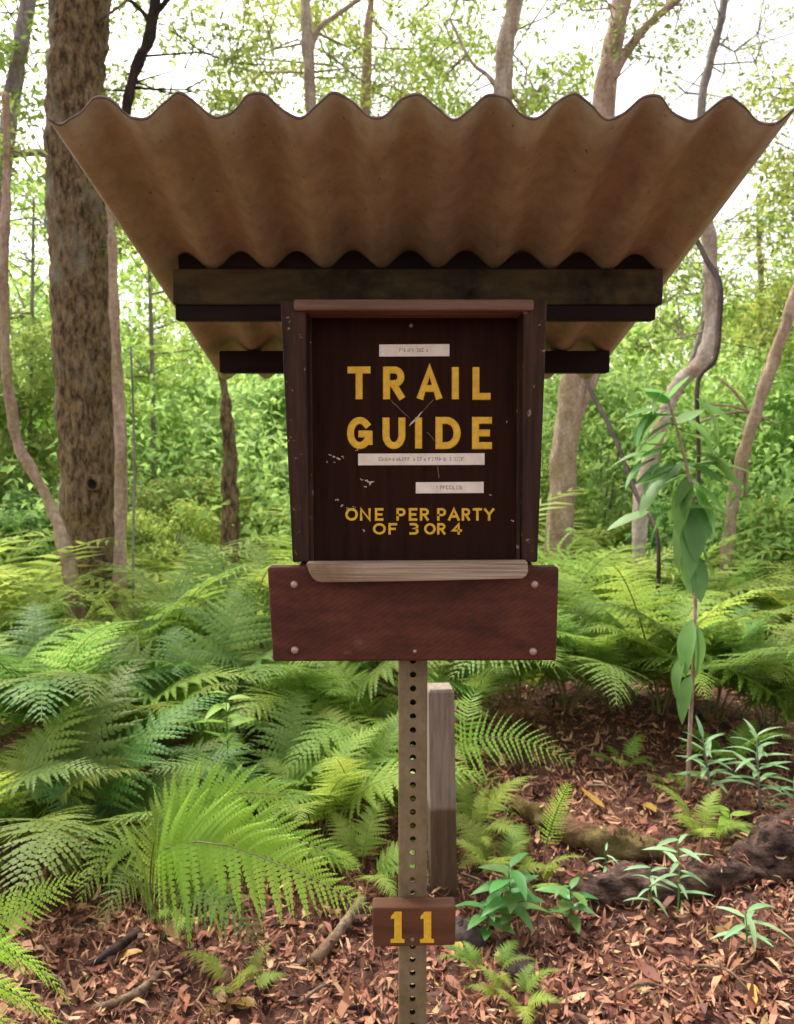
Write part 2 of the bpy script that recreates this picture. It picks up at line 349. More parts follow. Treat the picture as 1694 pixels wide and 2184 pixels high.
n1 = noise(t, 14, 7, .65, stretch=(1, 1, .4)); n2 = noise(t, 90, 5, .7)
c = ramp(t, n1.outputs[0], [(.28, (.13, .08, .045)), (.5, (.24, .175, .09)), (.72, (.31, .235, .14))]).outputs[0]
c = mixc(t, .4, c, ramp(t, n2.outputs[0], [(.3, (.45, .4, .4)), (.65, (1.15, 1.15, 1.15))]).outputs[0], 'MULTIPLY')
t.links.new(c, b.inputs['Base Color']); b.inputs['Metallic'].default_value = .15; b.inputs['Roughness'].default_value = .6; bump(t, b, n2.outputs[0], .2, .002)
M['post'] = m
M['plate'] = wood_mat('number_block_wood', (.085, .032, .016), (.17, .066, .030), (.11, .055, .018), (2, 14, 14), .7, .4)

PXC = .0287; PY0, PY1 = 1.40, 1.452
sign = thing('trail_guide_sign', 'brown trail guide box under a corrugated roof on a perforated steel post', 'sign', (PXC, 1.426, 0))
# roof sheet
PIT, XPK, XL, XR = .1035, .0236, -.459, .5245
zf, zb, YF, YB = P(847, 247, 1.08).z, P(847, 795, 2.08).z, 1.08, 2.08
def roofz(x, y): return zf + (zb - zf) * (y - YF) / (YB - YF) + .0158 * math.cos(2 * math.pi * (x - XPK) / PIT) + .0125 * (1 - (x / .5) ** 2) * (1 - .6 * (y - YF))
mb = MB(); nu, nv, TH = 190, 14, .0045
for layer in (0, 1):
    V = []; F = []
    for j in range(nv + 1):
        y = YF + (YB - YF) * j / nv
        for i in range(nu + 1):
            x = XL + (XR - XL) * i / nu
            yy = y + (.004 * math.sin(i * .9) * math.sin(i * .23) if j == 0 else 0)
            V.append((x, yy, roofz(x, y) + layer * TH + .002 * math.sin(x * 9 + y * 4)))
    for j in range(nv):
        for i in range(nu):
            a = j * (nu + 1) + i; q = (a, a + 1, a + nu + 2, a + nu + 1); F.append(q if layer else q[::-1])
    mb.add(V, F)
n1_ = (nu + 1) * (nv + 1); mb.cm = 1; E = []
for i in range(nu): E.append((i, i + 1, n1_ + i + 1, n1_ + i)); a = nv * (nu + 1) + i; E.append((a + 1, a, n1_ + a, n1_ + a + 1))
for j in range(nv): a = j * (nu + 1); E.append((a + nu + 1, a, n1_ + a, n1_ + a + nu + 1)); a += nu; E.append((a, a + nu + 1, n1_ + a + nu + 1, n1_ + a))
mb.f += E; mb.m += [1] * len(E)
mb.build('corrugated_roof', [M['roof'], M['roof_edge']], sign, True)
# roof beams
def beam(name, mat, x0, x1, y0, y1, zt, h, bev=.003):
    mb = MB(); box(mb, x0, x1, y0, y1, zt - h, zt); return mb.build(name, mat, sign, bevel=bev)
zbm = zf + (zb - zf) * (1.475 - YF) / (YB - YF) - .0155
beam('front_beam', M['beam'], (382 - 847) / 1694 * 1.49, (1398 - 847) / 1694 * 1.49, 1.47, 1.515, zbm, .064)
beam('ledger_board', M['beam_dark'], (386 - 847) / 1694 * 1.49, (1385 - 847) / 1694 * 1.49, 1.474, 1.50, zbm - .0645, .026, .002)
mb = MB(); V = []; nC = 130; x0c, x1c = (392 - 847) / 1694 * 1.49, (1390 - 847) / 1694 * 1.49  # added dark scalloped strip, stands in for shade between beam and roof waves
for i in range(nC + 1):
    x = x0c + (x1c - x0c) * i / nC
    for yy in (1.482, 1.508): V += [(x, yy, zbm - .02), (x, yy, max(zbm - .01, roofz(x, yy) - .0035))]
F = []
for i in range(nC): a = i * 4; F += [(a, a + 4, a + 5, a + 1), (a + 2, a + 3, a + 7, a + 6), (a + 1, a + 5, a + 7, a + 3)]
mb.add(V, F); mb.build('gap_shade_strip', M['beam_dark'], sign)
zrm = zf + (zb - zf) * (1.88 - YF) / (YB - YF) - .0165
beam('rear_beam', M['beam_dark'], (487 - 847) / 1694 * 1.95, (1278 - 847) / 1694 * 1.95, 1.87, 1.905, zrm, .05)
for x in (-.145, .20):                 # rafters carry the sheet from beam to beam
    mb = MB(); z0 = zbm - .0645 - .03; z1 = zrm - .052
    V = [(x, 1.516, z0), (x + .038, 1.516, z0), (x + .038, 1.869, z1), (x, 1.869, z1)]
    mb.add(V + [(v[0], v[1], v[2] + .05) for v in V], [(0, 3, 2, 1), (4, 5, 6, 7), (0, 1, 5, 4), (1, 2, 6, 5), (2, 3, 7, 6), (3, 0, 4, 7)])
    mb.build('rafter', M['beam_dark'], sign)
# the box: two slanting side boards, cap, back, panel
mb = MB()
def stile(name, xo_t, xi_t, xo_b, xi_b, yt, yb, Yt=1.335, Yb=1.39, back=1.462):
    f = [P(xo_t, yt, Yt), P(xi_t, yt, Yt), P(xi_b, yb, Yb), P(xo_b, yb, Yb)]
    k = [Vector((p.x, back, p.z)) for p in f]
    mb = MB(); mb.add(f + k, [(0, 3, 2, 1), (4, 5, 6, 7), (0, 1, 5, 4), (1, 2, 6, 5), (2, 3, 7, 6), (3, 0, 4, 7)])
    o = mb.build(name, M['stile'], sign, bevel=.003); return o
stile('side_board', 598, 652, 624, 660, 640, 1199)
stile('side_board', 1117, 1168, 1113, 1147, 640, 1199)
mb = MB(); slab(mb, [(626, 637), (1140, 637), (1140, 661), (626, 661)], 1.328, .13); mb.build('box_cap', M['cap'], sign, bevel=.004)
mb = MB(); slab(mb, [(640, 662), (1130, 662), (1118, 1200), (655, 1200)], 1.452, .012); mb.build('back_panel', M['panel'], sign)
panel_o = None
mb = MB(); slab(mb, [(655, 664), (1114, 664), (1110, 1201), (661, 1201)], 1.402, .015); panel_o = mb.build('front_panel', M['panel'], sign, bevel=.002)
for (xa, xb, xc, xd) in ((655, 664, 670, 661), (1105, 1114, 1110, 1101)):     # bright worn edge beads beside the panel
    mb = MB(); slab(mb, [(xa, 668), (xb, 668), (xc, 1199), (xd, 1199)], 1.3955, .006); mb.build('panel_bead', M['stile'], sign, bevel=.0015)
YP = 1.402                                 # face of the panel
# writing: strokes of the routed, yellow-painted letters (unit box 1 x 1, y up)
def arc(cx, cy, rx, ry, a0, a1, n=10): return [(cx + rx * math.cos(R(a0 + (a1 - a0) * i / n)), cy + ry * math.sin(R(a0 + (a1 - a0) * i / n))) for i in range(n + 1)]
GL = {
 'T': [[(0, 1), (1, 1)], [(.5, 1), (.5, 0)]], 'I': [[(.5, 0), (.5, 1)]], 'L': [[(0, 1), (0, 0), (1, 0)]],
 'R': [[(0, 0), (0, 1)], [(0, 1), (.5, 1)] + arc(.55, .74, .45, .26, 90, -90) + [(0, .48)], [(.45, .48), (1, 0)]],
 'A': [[(0, 0), (.5, 1), (1, 0)], [(.2, .3), (.8, .3)]],
 'G': [arc(.5, .5, .5, .5, 42, 335, 20), [(1, .14), (1, .46)], [(1, .46), (.58, .46)]],
 'U': [[(0, 1), (0, .4)] + arc(.5, .4, .5, .4, 180, 360, 12) + [(1, 1)]],
 'D': [[(0, 0), (0, 1), (.4, 1)] + arc(.4, .5, .6, .5, 90, -90, 12) + [(0, 0)]],
 'E': [[(1, 1), (0, 1), (0, 0), (1, 0)], [(0, .5), (.85, .5)]],
 'O': [arc(.5, .5, .5, .5, 0, 360, 18)], 'N': [[(0, 0), (0, 1), (1, 0), (1, 1)]],
 'P': [[(0, 0), (0, 1), (.5, 1)] + arc(.55, .72, .45, .28, 90, -90) + [(0, .44)]],
 'Y': [[(0, 1), (.5, .5), (1, 1)], [(.5, .5), (.5, 0)]], 'F': [[(1, 1), (0, 1), (0, 0)], [(0, .5), (.8, .5)]],
 '3': [[(.05, 1), (.5, 1)] + arc(.55, .75, .42, .25, 90, -90, 8) + arc(.52, .25, .48, .25, 90, -90, 8) + [(0, 0)]],
 '4': [[(.72, 0), (.72, 1), (0, .32), (1, .32)]],
}
def stroke_letter(ch, x0, x1, y0, y1, wpx, Y, parent, mat, jig=0):
    """x0..y1: outer box of the letter on the sight-line grid; flat-topped raised strokes with sloped sides"""
    mb = MB(); h = wpx / 2; k = 0
    for st in GL[ch]:
        pts = [Vector((x0 + h + (x1 - x0 - 2 * h) * p[0], y1 - h - (y1 - y0 - 2 * h) * p[1])) for p in st]
        closed = (pts[0] - pts[-1]).length < .01
        n = len(pts); dz = .0012 + k * .00012; k += 1
        prof = []
        for i in range(n):
            a = pts[(i - 1) % (n - 1)] if closed and i in (0, n - 1) else pts[max(i - 1, 0)]
            c_ = pts[1] if closed and i in (0, n - 1) else pts[min(i + 1, n - 1)]
            p = pts[i].copy(); d1 = (p - a); d2 = (c_ - p)
            d1 = d1.normalized() if d1.length > 1e-6 else d2.normalized(); d2 = d2.normalized() if d2.length > 1e-6 else d1
            tt = (d1 + d2); tt = tt.normalized() if tt.length > 1e-3 else d1
            nn = Vector((-tt.y, tt.x)); cs = max(.5, nn.dot(Vector((-d1.y, d1.x))))
            if not closed and i == 0: p = p - tt * h * .8
            if not closed and i == n - 1: p = p + tt * h * .8
            prof.append((p, nn * (h / cs)))
        V = []; F = []
        for (p, o) in prof:
            for s, dd in ((1, 0), (.78, dz), (-.78, dz), (-1, 0)):
                q = p + o * s; pt = P(q.x, q.y, Y - .0004); V.append((pt.x, pt.y - dd, pt.z))
        for i in range(n - 1):
            for s in range(3): a = i * 4 + s; F.append((a, a + 1, a + 5, a + 4))
        if not closed: F += [(0, 1, 2, 3), tuple(reversed(range(4 * n - 4, 4 * n)))]
        mb.add(V, F)
    return mb.build('letter', mat, parent)
for ch, a, b_ in zip('TRAIL', (740, 817, 890, 962, 1008), (792, 863, 943, 981, 1048)): stroke_letter(ch, a, b_, 781, 852.5, 15.2, YP, sign, M['yellow'])
for ch, a, b_ in zip('GUIDE', (740, 816, 884, 929, 1007), (795, 865, 902, 983, 1051)): stroke_letter(ch, a, b_, 888.5, 957.5, 15.2, YP, sign, M['yellow'])
l1 = [('O', 164, 276), ('N', 292, 388), ('E', 422, 500), ('P', 610, 692), ('E', 718, 795), ('R', 815, 895), ('P', 965, 1045), ('A', 1060, 1165), ('R', 1180, 1255), ('T', 1275, 1360), ('Y', 1372, 1468)]
l2 = [('O', 405, 520), ('F', 540, 620), ('3', 722, 806), ('O', 852, 955), ('R', 965, 1040), ('4', 1092, 1185)]
cv = lambda zx: 740 * .9411 + zx / 3.85 * .9411
for ch, a, b_ in l1: stroke_letter(ch, cv(a), cv(b_), 1083, 1110.5, 5.6, YP, sign, M['yellow'])
for ch, a, b_ in l2: stroke_letter(ch, cv(a), cv(b_), 1115, 1140, 5.4, YP, sign, M['yellow'])
# white label strips with faded, unreadable print
for (x0, x1, y0, y1, marks) in ((809, 959, 733, 759, (852, 912)), (764, 1034, 966, 991, (808, 988)), (887, 1032, 1027, 1051, (930, 985))):
    mb = MB(); slab(mb, [(x0, y0 + 1), (x1, y0), (x1, y1), (x0, y1 + 1)], YP - .0018, .0014); tape = mb.build('label_strip', M['tape'], sign, bevel=.0004)
    mb = MB(); x = marks[0]
    while x < marks[1]:
        wd = random.uniform(2.5, 5.5); ym = (y0 + y1) / 2
        for (u0, u1, v0, v1) in random.sample([(0, .3, -4, 4), (.35, 1, 2.4, 4), (.35, 1, -4, -2.4), (.7, 1, -2, 2), (.35, .65, -.8, .8)], 3):
            slab(mb, [(x + wd * u0, ym + v0), (x + wd * u1, ym + v0), (x + wd * u1, ym + v1), (x + wd * u0, ym + v1)], YP - .0022, .0003)
        x += wd + random.choice((1.8, 1.8, 2.2, 6))
    o = mb.build('faded_print', M['print'], tape); o['kind'] = 'stuff'
# chips of pale paint and scratches on the panel
mb = MB()
for (x, y, s) in ((705, 968, 4), (712, 972, 6), (722, 978, 7), (731, 975, 4), (698, 985, 3), (715, 987, 3), (772, 1021, 4), (783, 1025, 6), (790, 1030, 8), (778, 1036, 4), (797, 1027, 4), (719, 1067, 5), (731, 1079, 5), (742, 1084, 4), (756, 1082, 4), (775, 1131, 4), (1094, 1109, 5), (762, 960, 4), (1046, 1055, 3), (1080, 900, 3)):
    for q in range(3):
        n = 7; cx_, cy_ = x + random.uniform(-3, 3), y + random.uniform(-2.5, 2.5)
        V = [P(cx_ + s * .5 * random.uniform(.3, 1) * math.cos(6.283 * k / n), cy_ + s * .42 * random.uniform(.3, 1) * math.sin(6.283 * k / n), YP - .0006 - .0001 * q) for k in range(n)]
        mb.add(V, [tuple(range(n))])
o = mb.build('paint_chip', M['chip'], sign); o['kind'] = 'stuff'
def scratch(a, b2, wd, mat):
    mb = MB(); pts = []; n = 6
    d = Vector((b2[0] - a[0], b2[1] - a[1])); nn = Vector((-d.y, d.x)).normalized(); V = []
    for i in range(n + 1):
        c_ = Vector(a) + d * (i / n) + nn * random.uniform(-.8, .8); ww = wd * random.uniform(.4, 1) * (1 if 0 < i < n else .2)
        for s in (-1, 1): q = c_ + nn * ww * s * .5; V.append(P(q.x, q.y, YP - .0019))
    mb.add(V, [(2 * i, 2 * i + 1, 2 * i + 3, 2 * i + 2) for i in range(n)]); mb.build('scratch', mat, sign)
scratch((832, 851), (875, 893), 2.2, M['scratch']); scratch((873, 908), (902, 876), 4.5, M['chip']); scratch((902, 876), (926, 850), 1.8, M['scratch']); scratch((910, 920), (935, 948), 1.8, M['scratch']); scratch((934, 992), (936, 1020), 2, M['scratch'])
def bolt(px, py, Y, r, name='bolt', mat=None):
    c_ = P(px, py, Y); V = []; F = []; n = 10
    for (rr, dy) in ((1, .0005), (1, -.002), (.75, -.0042), (.3, -.005)):
        for k in range(n): V.append((c_.x + r * rr * math.cos(6.283 * k / n), c_.y + dy, c_.z + r * rr * math.sin(6.283 * k / n)))
    for j in range(3):
        for k in range(n): F.append((j * n + k, j * n + (k + 1) % n, (j + 1) * n + (k + 1) % n, (j + 1) * n + k))
    F.append(tuple(range(3 * n, 4 * n))); mb = MB(); mb.add(V, F); return mb.build(name, mat or M['bolt'], sign, True)
bolt(877, 694, YP, .0035, 'screw')
# bottom board and ledge
mb = MB(); slab(mb, [(570, 1210), (1193, 1210), (1187, 1409), (582, 1411)], 1.36, .036); mb.build('bottom_board', M['red_board'], sign, bevel=.004)
for (x, y) in ((628, 1246), (1140, 1246), (629, 1386), (1137, 1389)): bolt(x, y, 1.3592, .0068)
bolt(885, 1388, 1.36, .0035, 'screw')
mb = MB(); f = []
out = [(653, 1201), (1126, 1198), (1127, 1218), (1123, 1228), (1114, 1234), (900, 1239), (690, 1242), (676, 1240), (667, 1233), (660, 1222)]
fr = [P(x, y, 1.325) for x, y in out]; bk = [Vector((p.x, 1.357, p.z)) for p in fr]; n = len(out)
mb.add(fr + bk, [tuple(reversed(range(n))), tuple(range(n, 2 * n))] + [(i, (i + 1) % n, n + (i + 1) % n, n + i) for i in range(n)])
mb.build('ledge', M['ledge'], sign, bevel=.002)
mb = MB(); slab(mb, [(640, 1201.5), (1135, 1201.5), (1135, 1213), (640, 1213)], 1.398, .062); mb.build('box_floor', M['stile'], sign)
# perforated square tube: walls with real holes front and back
def post_mesh(x0, x1, y0, y1, z0, z1, pitch=.0254, rh=.0058):
    mb = MB(); nseg = 12; c_ = .004; xc = (x0 + x1) / 2; zs = [z0 + pitch * i for i in range(int((z1 - z0) / pitch) + 1)]
    hw = (x1 - x0) / 2 - c_
    for (y, inn, sg) in ((y0, y0 + .003, 1), (y1, y1 - .003, -1)):
        for z in zs:
            zc = z + pitch / 2; sq = []; ci = []; cj = []
            for k in range(nseg):
                a = 6.2832 * (k + .5) / nseg; ca, sa = math.cos(a), math.sin(a); q = 1 / max(abs(ca), abs(sa))
                sq.append((xc + hw * max(-1, min(1, ca * q)), y, zc + pitch / 2 * max(-1, min(1, sa * q))))
                ci.append((xc + rh * ca, y, zc + rh * sa)); cj.append((xc + rh * ca, inn, zc + rh * sa))
            corners = [(xc + hw, y, zc + pitch / 2), (xc - hw, y, zc + pitch / 2), (xc - hw, y, zc - pitch / 2), (xc + hw, y, zc - pitch / 2)]
            V = sq + ci + cj + corners; F = []
            for k in range(nseg):
                k2 = (k + 1) % nseg; F.append((k, k2, nseg + k2, nseg + k)); F.append((nseg + k, nseg + k2, 2 * nseg + k2, 2 * nseg + k))
            for q, kk in enumerate((1, 4, 7, 10)): F.append((kk, 3 * nseg + q, (kk + 1) % nseg)) if False else F.append((kk % nseg, 3 * nseg + q, (kk + 1) % nseg))
            mb.add(V, F)
    zt = zs[-1] + pitch
    prof = [(x0 + c_, y0), (x0 + c_ * .3, y0 + c_ * .3), (x0, y0 + c_), (x0, y1 - c_), (x0 + c_ * .3, y1 - c_ * .3), (x0 + c_, y1)]
    for sgn in (1, -1):
        V = []
        for (x, y) in prof:
            xx = x if sgn == 1 else x0 + x1 - x; V += [(xx, y, z0), (xx, y, zt)]
        mb.add(V, [(2 * i, 2 * i + 1, 2 * i + 3, 2 * i + 2) for i in range(5)])
    return mb
post_mesh(PXC - .026, PXC + .026, PY0, PY1, -.25, P(880, 1212, 1.40).z - .03).build('perforated_post', M['post'], sign)
# the numbered block
mb = MB(); slab(mb, [(794, 1936), (973, 1935), (971, 2017), (796, 2021)], 1.362, .036); blk = mb.build('number_block', M['plate'], sign, bevel=.0035)
def digit_one(x0):
    o = [(0, 1966 - 1945), (0, 8), (4, 7), (12, 0), (22, 0), (22, 59), (28, 59.5), (28, 65), (0, 65), (0, 59.5), (7, 59), (7, 12), (0, 15)]
    o = [(0, 10), (9, 0), (23, 0), (23, 57), (29, 59), (29, 66), (-1, 66), (-1, 59), (7, 57), (7, 14), (0, 15)]
    V = [P(x0 + a, 1944 + b2, 1.3616) for a, b2 in o]; V2 = [Vector((v.x, v.y - .0012, v.z)) for v in V]; n = len(o)
    mb = MB(); mb.add(V2 + V, [tuple(range(n))] + [(i, (i + 1) % n, n + (i + 1) % n, n + i) for i in range(n)])
    ob = mb.build('numeral', M['yellow'], blk)
    return ob
digit_one(834); digit_one(897)
bolt(880, 2003, 1.362, .004, 'bolt', M['post'])

# ------------------------------------------------------------------ short wooden post behind, stones, sticks, logs
m, t, b = new_mat('weathered_post_wood')
n1 = noise(t, 3, 8, .65, stretch=(24, 24, 2)); n2 = noise(t, 9, 6); tc = N(t, 'ShaderNodeTexCoord'); sx = N(t, 'ShaderNodeSeparateXYZ'); t.links.new(tc.outputs['Object'], sx.inputs[0])
dry = ramp(t, n1.outputs[0], [(.3, (.15, .105, .08)), (.7, (.31, .235, .19))]).outputs[0]
damp = ramp(t, n1.outputs[0], [(.3, (.06, .032, .017)), (.7, (.14, .08, .045))]).outputs[0]
ad = N(t, 'ShaderNodeMath', operation='MULTIPLY_ADD'); ad.inputs[1].default_value = .03; t.links.new(n2.outputs[0], ad.inputs[0]); t.links.new(sx.outputs[2], ad.inputs[2])
st = ramp(t, ad.outputs[0], [(.315, (0, 0, 0)), (.33, (1, 1, 1))]).outputs[0]
t.links.new(mixc(t, st, damp, dry), b.inputs['Base Color']); b.inputs['Roughness'].default_value = .85; bump(t, b, n1.outputs[0], .5, .005)
M['post_wood'] = m
gp = G(944, 1893)
wp = thing('wooden_post', 'short weathered grey timber post with a brown stained foot behind the steel post', 'post', gp)
hp = P(938, 1462, gp.y).z - gp.z; hs = .0465
mb = MB(); V = []
for z, s in ((-.02, 1), (hp - .012, .97), (hp, .86)):
    for (sx_, sy_) in ((-1, -1), (1, -1), (1, 1), (-1, 1)):
        a = R(5); x, y = sx_ * hs * s, sy_ * hs * s
        V.append((gp.x + x * math.cos(a) - y * math.sin(a) - z * .018, gp.y + x * math.sin(a) + y * math.cos(a), gp.z + z))
F = []
for j in range(2):
    for k in range(4): F.append((j * 4 + k, j * 4 + (k + 1) % 4, (j + 1) * 4 + (k + 1) % 4, (j + 1) * 4 + k))
F += [(8, 9, 10, 11), (3, 2, 1, 0)]
mb.add(V, F); mb.build('timber', M['post_wood'], wp, bevel=.004)
def rock(name, label, p, rx, ry, rz, mat):
    o = thing(name, label, 'stone', p); mb = MB(); V = []; F = []; nu_, nv_ = 14, 8; ph = random.uniform(0, 6)
    for j in range(nv_ + 1):
        a = math.pi * j / nv_
        for k in range(nu_):
            c_ = 6.2832 * k / nu_; q = 1 + .14 * math.sin(2 * c_ + ph) + .10 * math.sin(3 * a + c_ * 2 + ph) + random.uniform(-.06, .06) * (0 < j < nv_)
            V.append((p[0] + rx * q * math.sin(a) * math.cos(c_), p[1] + ry * q * math.sin(a) * math.sin(c_), p[2] + rz * .4 + rz * q * math.cos(a)))
    for j in range(nv_):
        for k in range(nu_): F.append((j * nu_ + k, j * nu_ + (k + 1) % nu_, (j + 1) * nu_ + (k + 1) % nu_, (j + 1) * nu_ + k))
    mb.add(V, F[::1]); mb.build('stone_body', mat, o, True); return o
rock('stone', 'dark rounded stone lying just behind the number block', G(988, 2010), .07, .06, .05, M['stone'])
rock('stone', 'small dark stone half buried among the small ferns', G(1105, 2075), .06, .05, .035, M['stone'])
def relief(mb, C, amp, f=(5, 5, 5)):
    for i, v in enumerate(mb.v):
        c = min(C, key=lambda q: (Vector(q) - Vector(v)).length_squared); d = Vector(v) - Vector(c)
        if d.length < 1e-6: continue
        q = Vector((v[0] * f[0], v[1] * f[1], v[2] * f[2])); k = mnoise.fractal(q, .8, 2.1, 5) * amp + abs(mnoise.noise(q * .6)) * amp * .8
        mb.v[i] = tuple(Vector(v) + d.normalized() * k)
ON_LOGS = []
def log(name, label, cat, pts, rads, mat, seg=12, rough=.1, grp=None, sub='wood', amp=0.):
    base = Vector(pts[len(pts) // 2]); o = thing(name, label, cat, base, grp)
    n = 20 if amp else 5; C = catmull(pts, n); rr = np.interp(np.linspace(0, len(rads) - 1, len(C)), range(len(rads)), rads)
    mb = MB(); tube(mb, C, rr, seg, rough)
    if amp: relief(mb, C, amp, (7, 16, 16)); ON_LOGS.append((C, rr, 70))
    mb.build(sub, mat, o, True); return o
def gpt(px, py, up): p = G(px, py); p.z += up; return p
log('log', 'dark rotting log lying across the litter behind the small herbs', 'log', [gpt(1215, 1925, .02), gpt(1330, 1912, .035), gpt(1470, 1900, .03), gpt(1590, 1880, .03)], [.04, .062, .058, .035], M['log'], 30, .03, amp=.03)
log('tree_root', 'curved mossy orange root bordering the raised bed of litter', 'root', [gpt(1085, 1725, .03), gpt(1160, 1765, .045), gpt(1260, 1812, .05), gpt(1370, 1835, .045), gpt(1440, 1838, .02)], [.025, .042, .05, .045, .025], M['log_moss'], 24, .03, amp=.022)
log('log', 'thick stained log end with orange bark at the edge of the litter', 'log', [gpt(1540, 1880, .02), gpt(1620, 1865, .06), gpt(1720, 1855, .10), gpt(1850, 1850, .11)], [.03, .075, .11, .115], M['log'], 32, .03, amp=.04)
log('stick', 'pale cut stick leaning towards the number block', 'stick', [gpt(668, 2072, .03), gpt(720, 2010, .03), gpt(775, 1945, .05)], [.019, .018, .016], M['twig'], 10, .05)
log('stick', 'thin pale stick lying beside the bright corner ferns', 'stick', [gpt(205, 2168, .02), gpt(290, 2140, .03), gpt(345, 2085, .02)], [.012, .013, .008], M['twig'], 7, .1)
log('branch', 'black charred branch lying on the litter below the large frond', 'branch', [gpt(190, 2075, .02), gpt(250, 2045, .04), gpt(300, 2005, .03)], [.008, .016, .010], M['bark_dark'], 8, .15)
log('stick', 'crooked thin stick reaching up from the dark hollow under the ferns', 'stick', [gpt(1215, 1530, .02), gpt(1240, 1512, .12), gpt(1330, 1500, .2)], [.012, .010, .006], M['twig'], 6, .1)
tw = [((985, 1880), (1060, 1950)), ((1050, 1880), (1140, 1960)), ((1100, 1950), (1010, 1985)), ((560, 2100), (520, 2060)), ((1300, 2150), (1420, 2120)), ((1480, 2080), (1600, 2130)), ((90, 2100), (150, 2150)), ((640, 2160), (720, 2120)), ((1250, 1690), (1330, 1720))]
twl = ['thin dry twig running from the timber post foot towards the herbs', 'thin dry twig sloping down beside the leafy herb', 'thin dry twig crossing beneath the leafy herb', 'short dry twig under the drooping tips of the large frond', 'long dry twig on the open litter well in front of the dark log', 'dry twig on the litter in front of the thick log end', 'short dry twig beside the fern in the bottom corner', 'dry twig on the litter beside the steel post', 'dry twig on the raised litter bed above the root']
for (a, b2), lb in zip(tw, twl):
    log('twig', lb, 'twig', [gpt(*a, .03), gpt((a[0] + b2[0]) / 2 + 8, (a[1] + b2[1]) / 2 - 6, .045), gpt(*b2, .02)], [.006, .005, .003], M['twig'], 5, .1, 'dry twigs on the litter')

nl = 64000
r = 1.6 + 5.2 * rng.uniform(0, 1, nl) ** .85
ang = rng.uniform(-.60, .60, nl)
cx, cy = r * np.sin(ang), r * np.cos(ang)
cz = GZ(cx, cy)
for C_, rr_, cnt in ON_LOGS:                     # leaves that came to rest on the logs and the root
    for _ in range(cnt):
        k = random.randrange(len(C_)); a_ = random.gauss(0, .5); p = C_[k]; cx = np.append(cx, p[0] + random.uniform(-.03, .03)); cy = np.append(cy, p[1] + rr_[k] * math.sin(a_)); cz = np.append(cz, p[2] + rr_[k] * math.cos(a_) + .004)
nl = len(cx)
lit = link('leaf_litter', litter_mesh(nl, cx, cy, rng.choice([.028, .036, .046, .058], nl), 'leaf_litter', cz))
tag(lit, 'thick carpet of reddish brown dry leaves covering the ground', None, None, 'stuff')

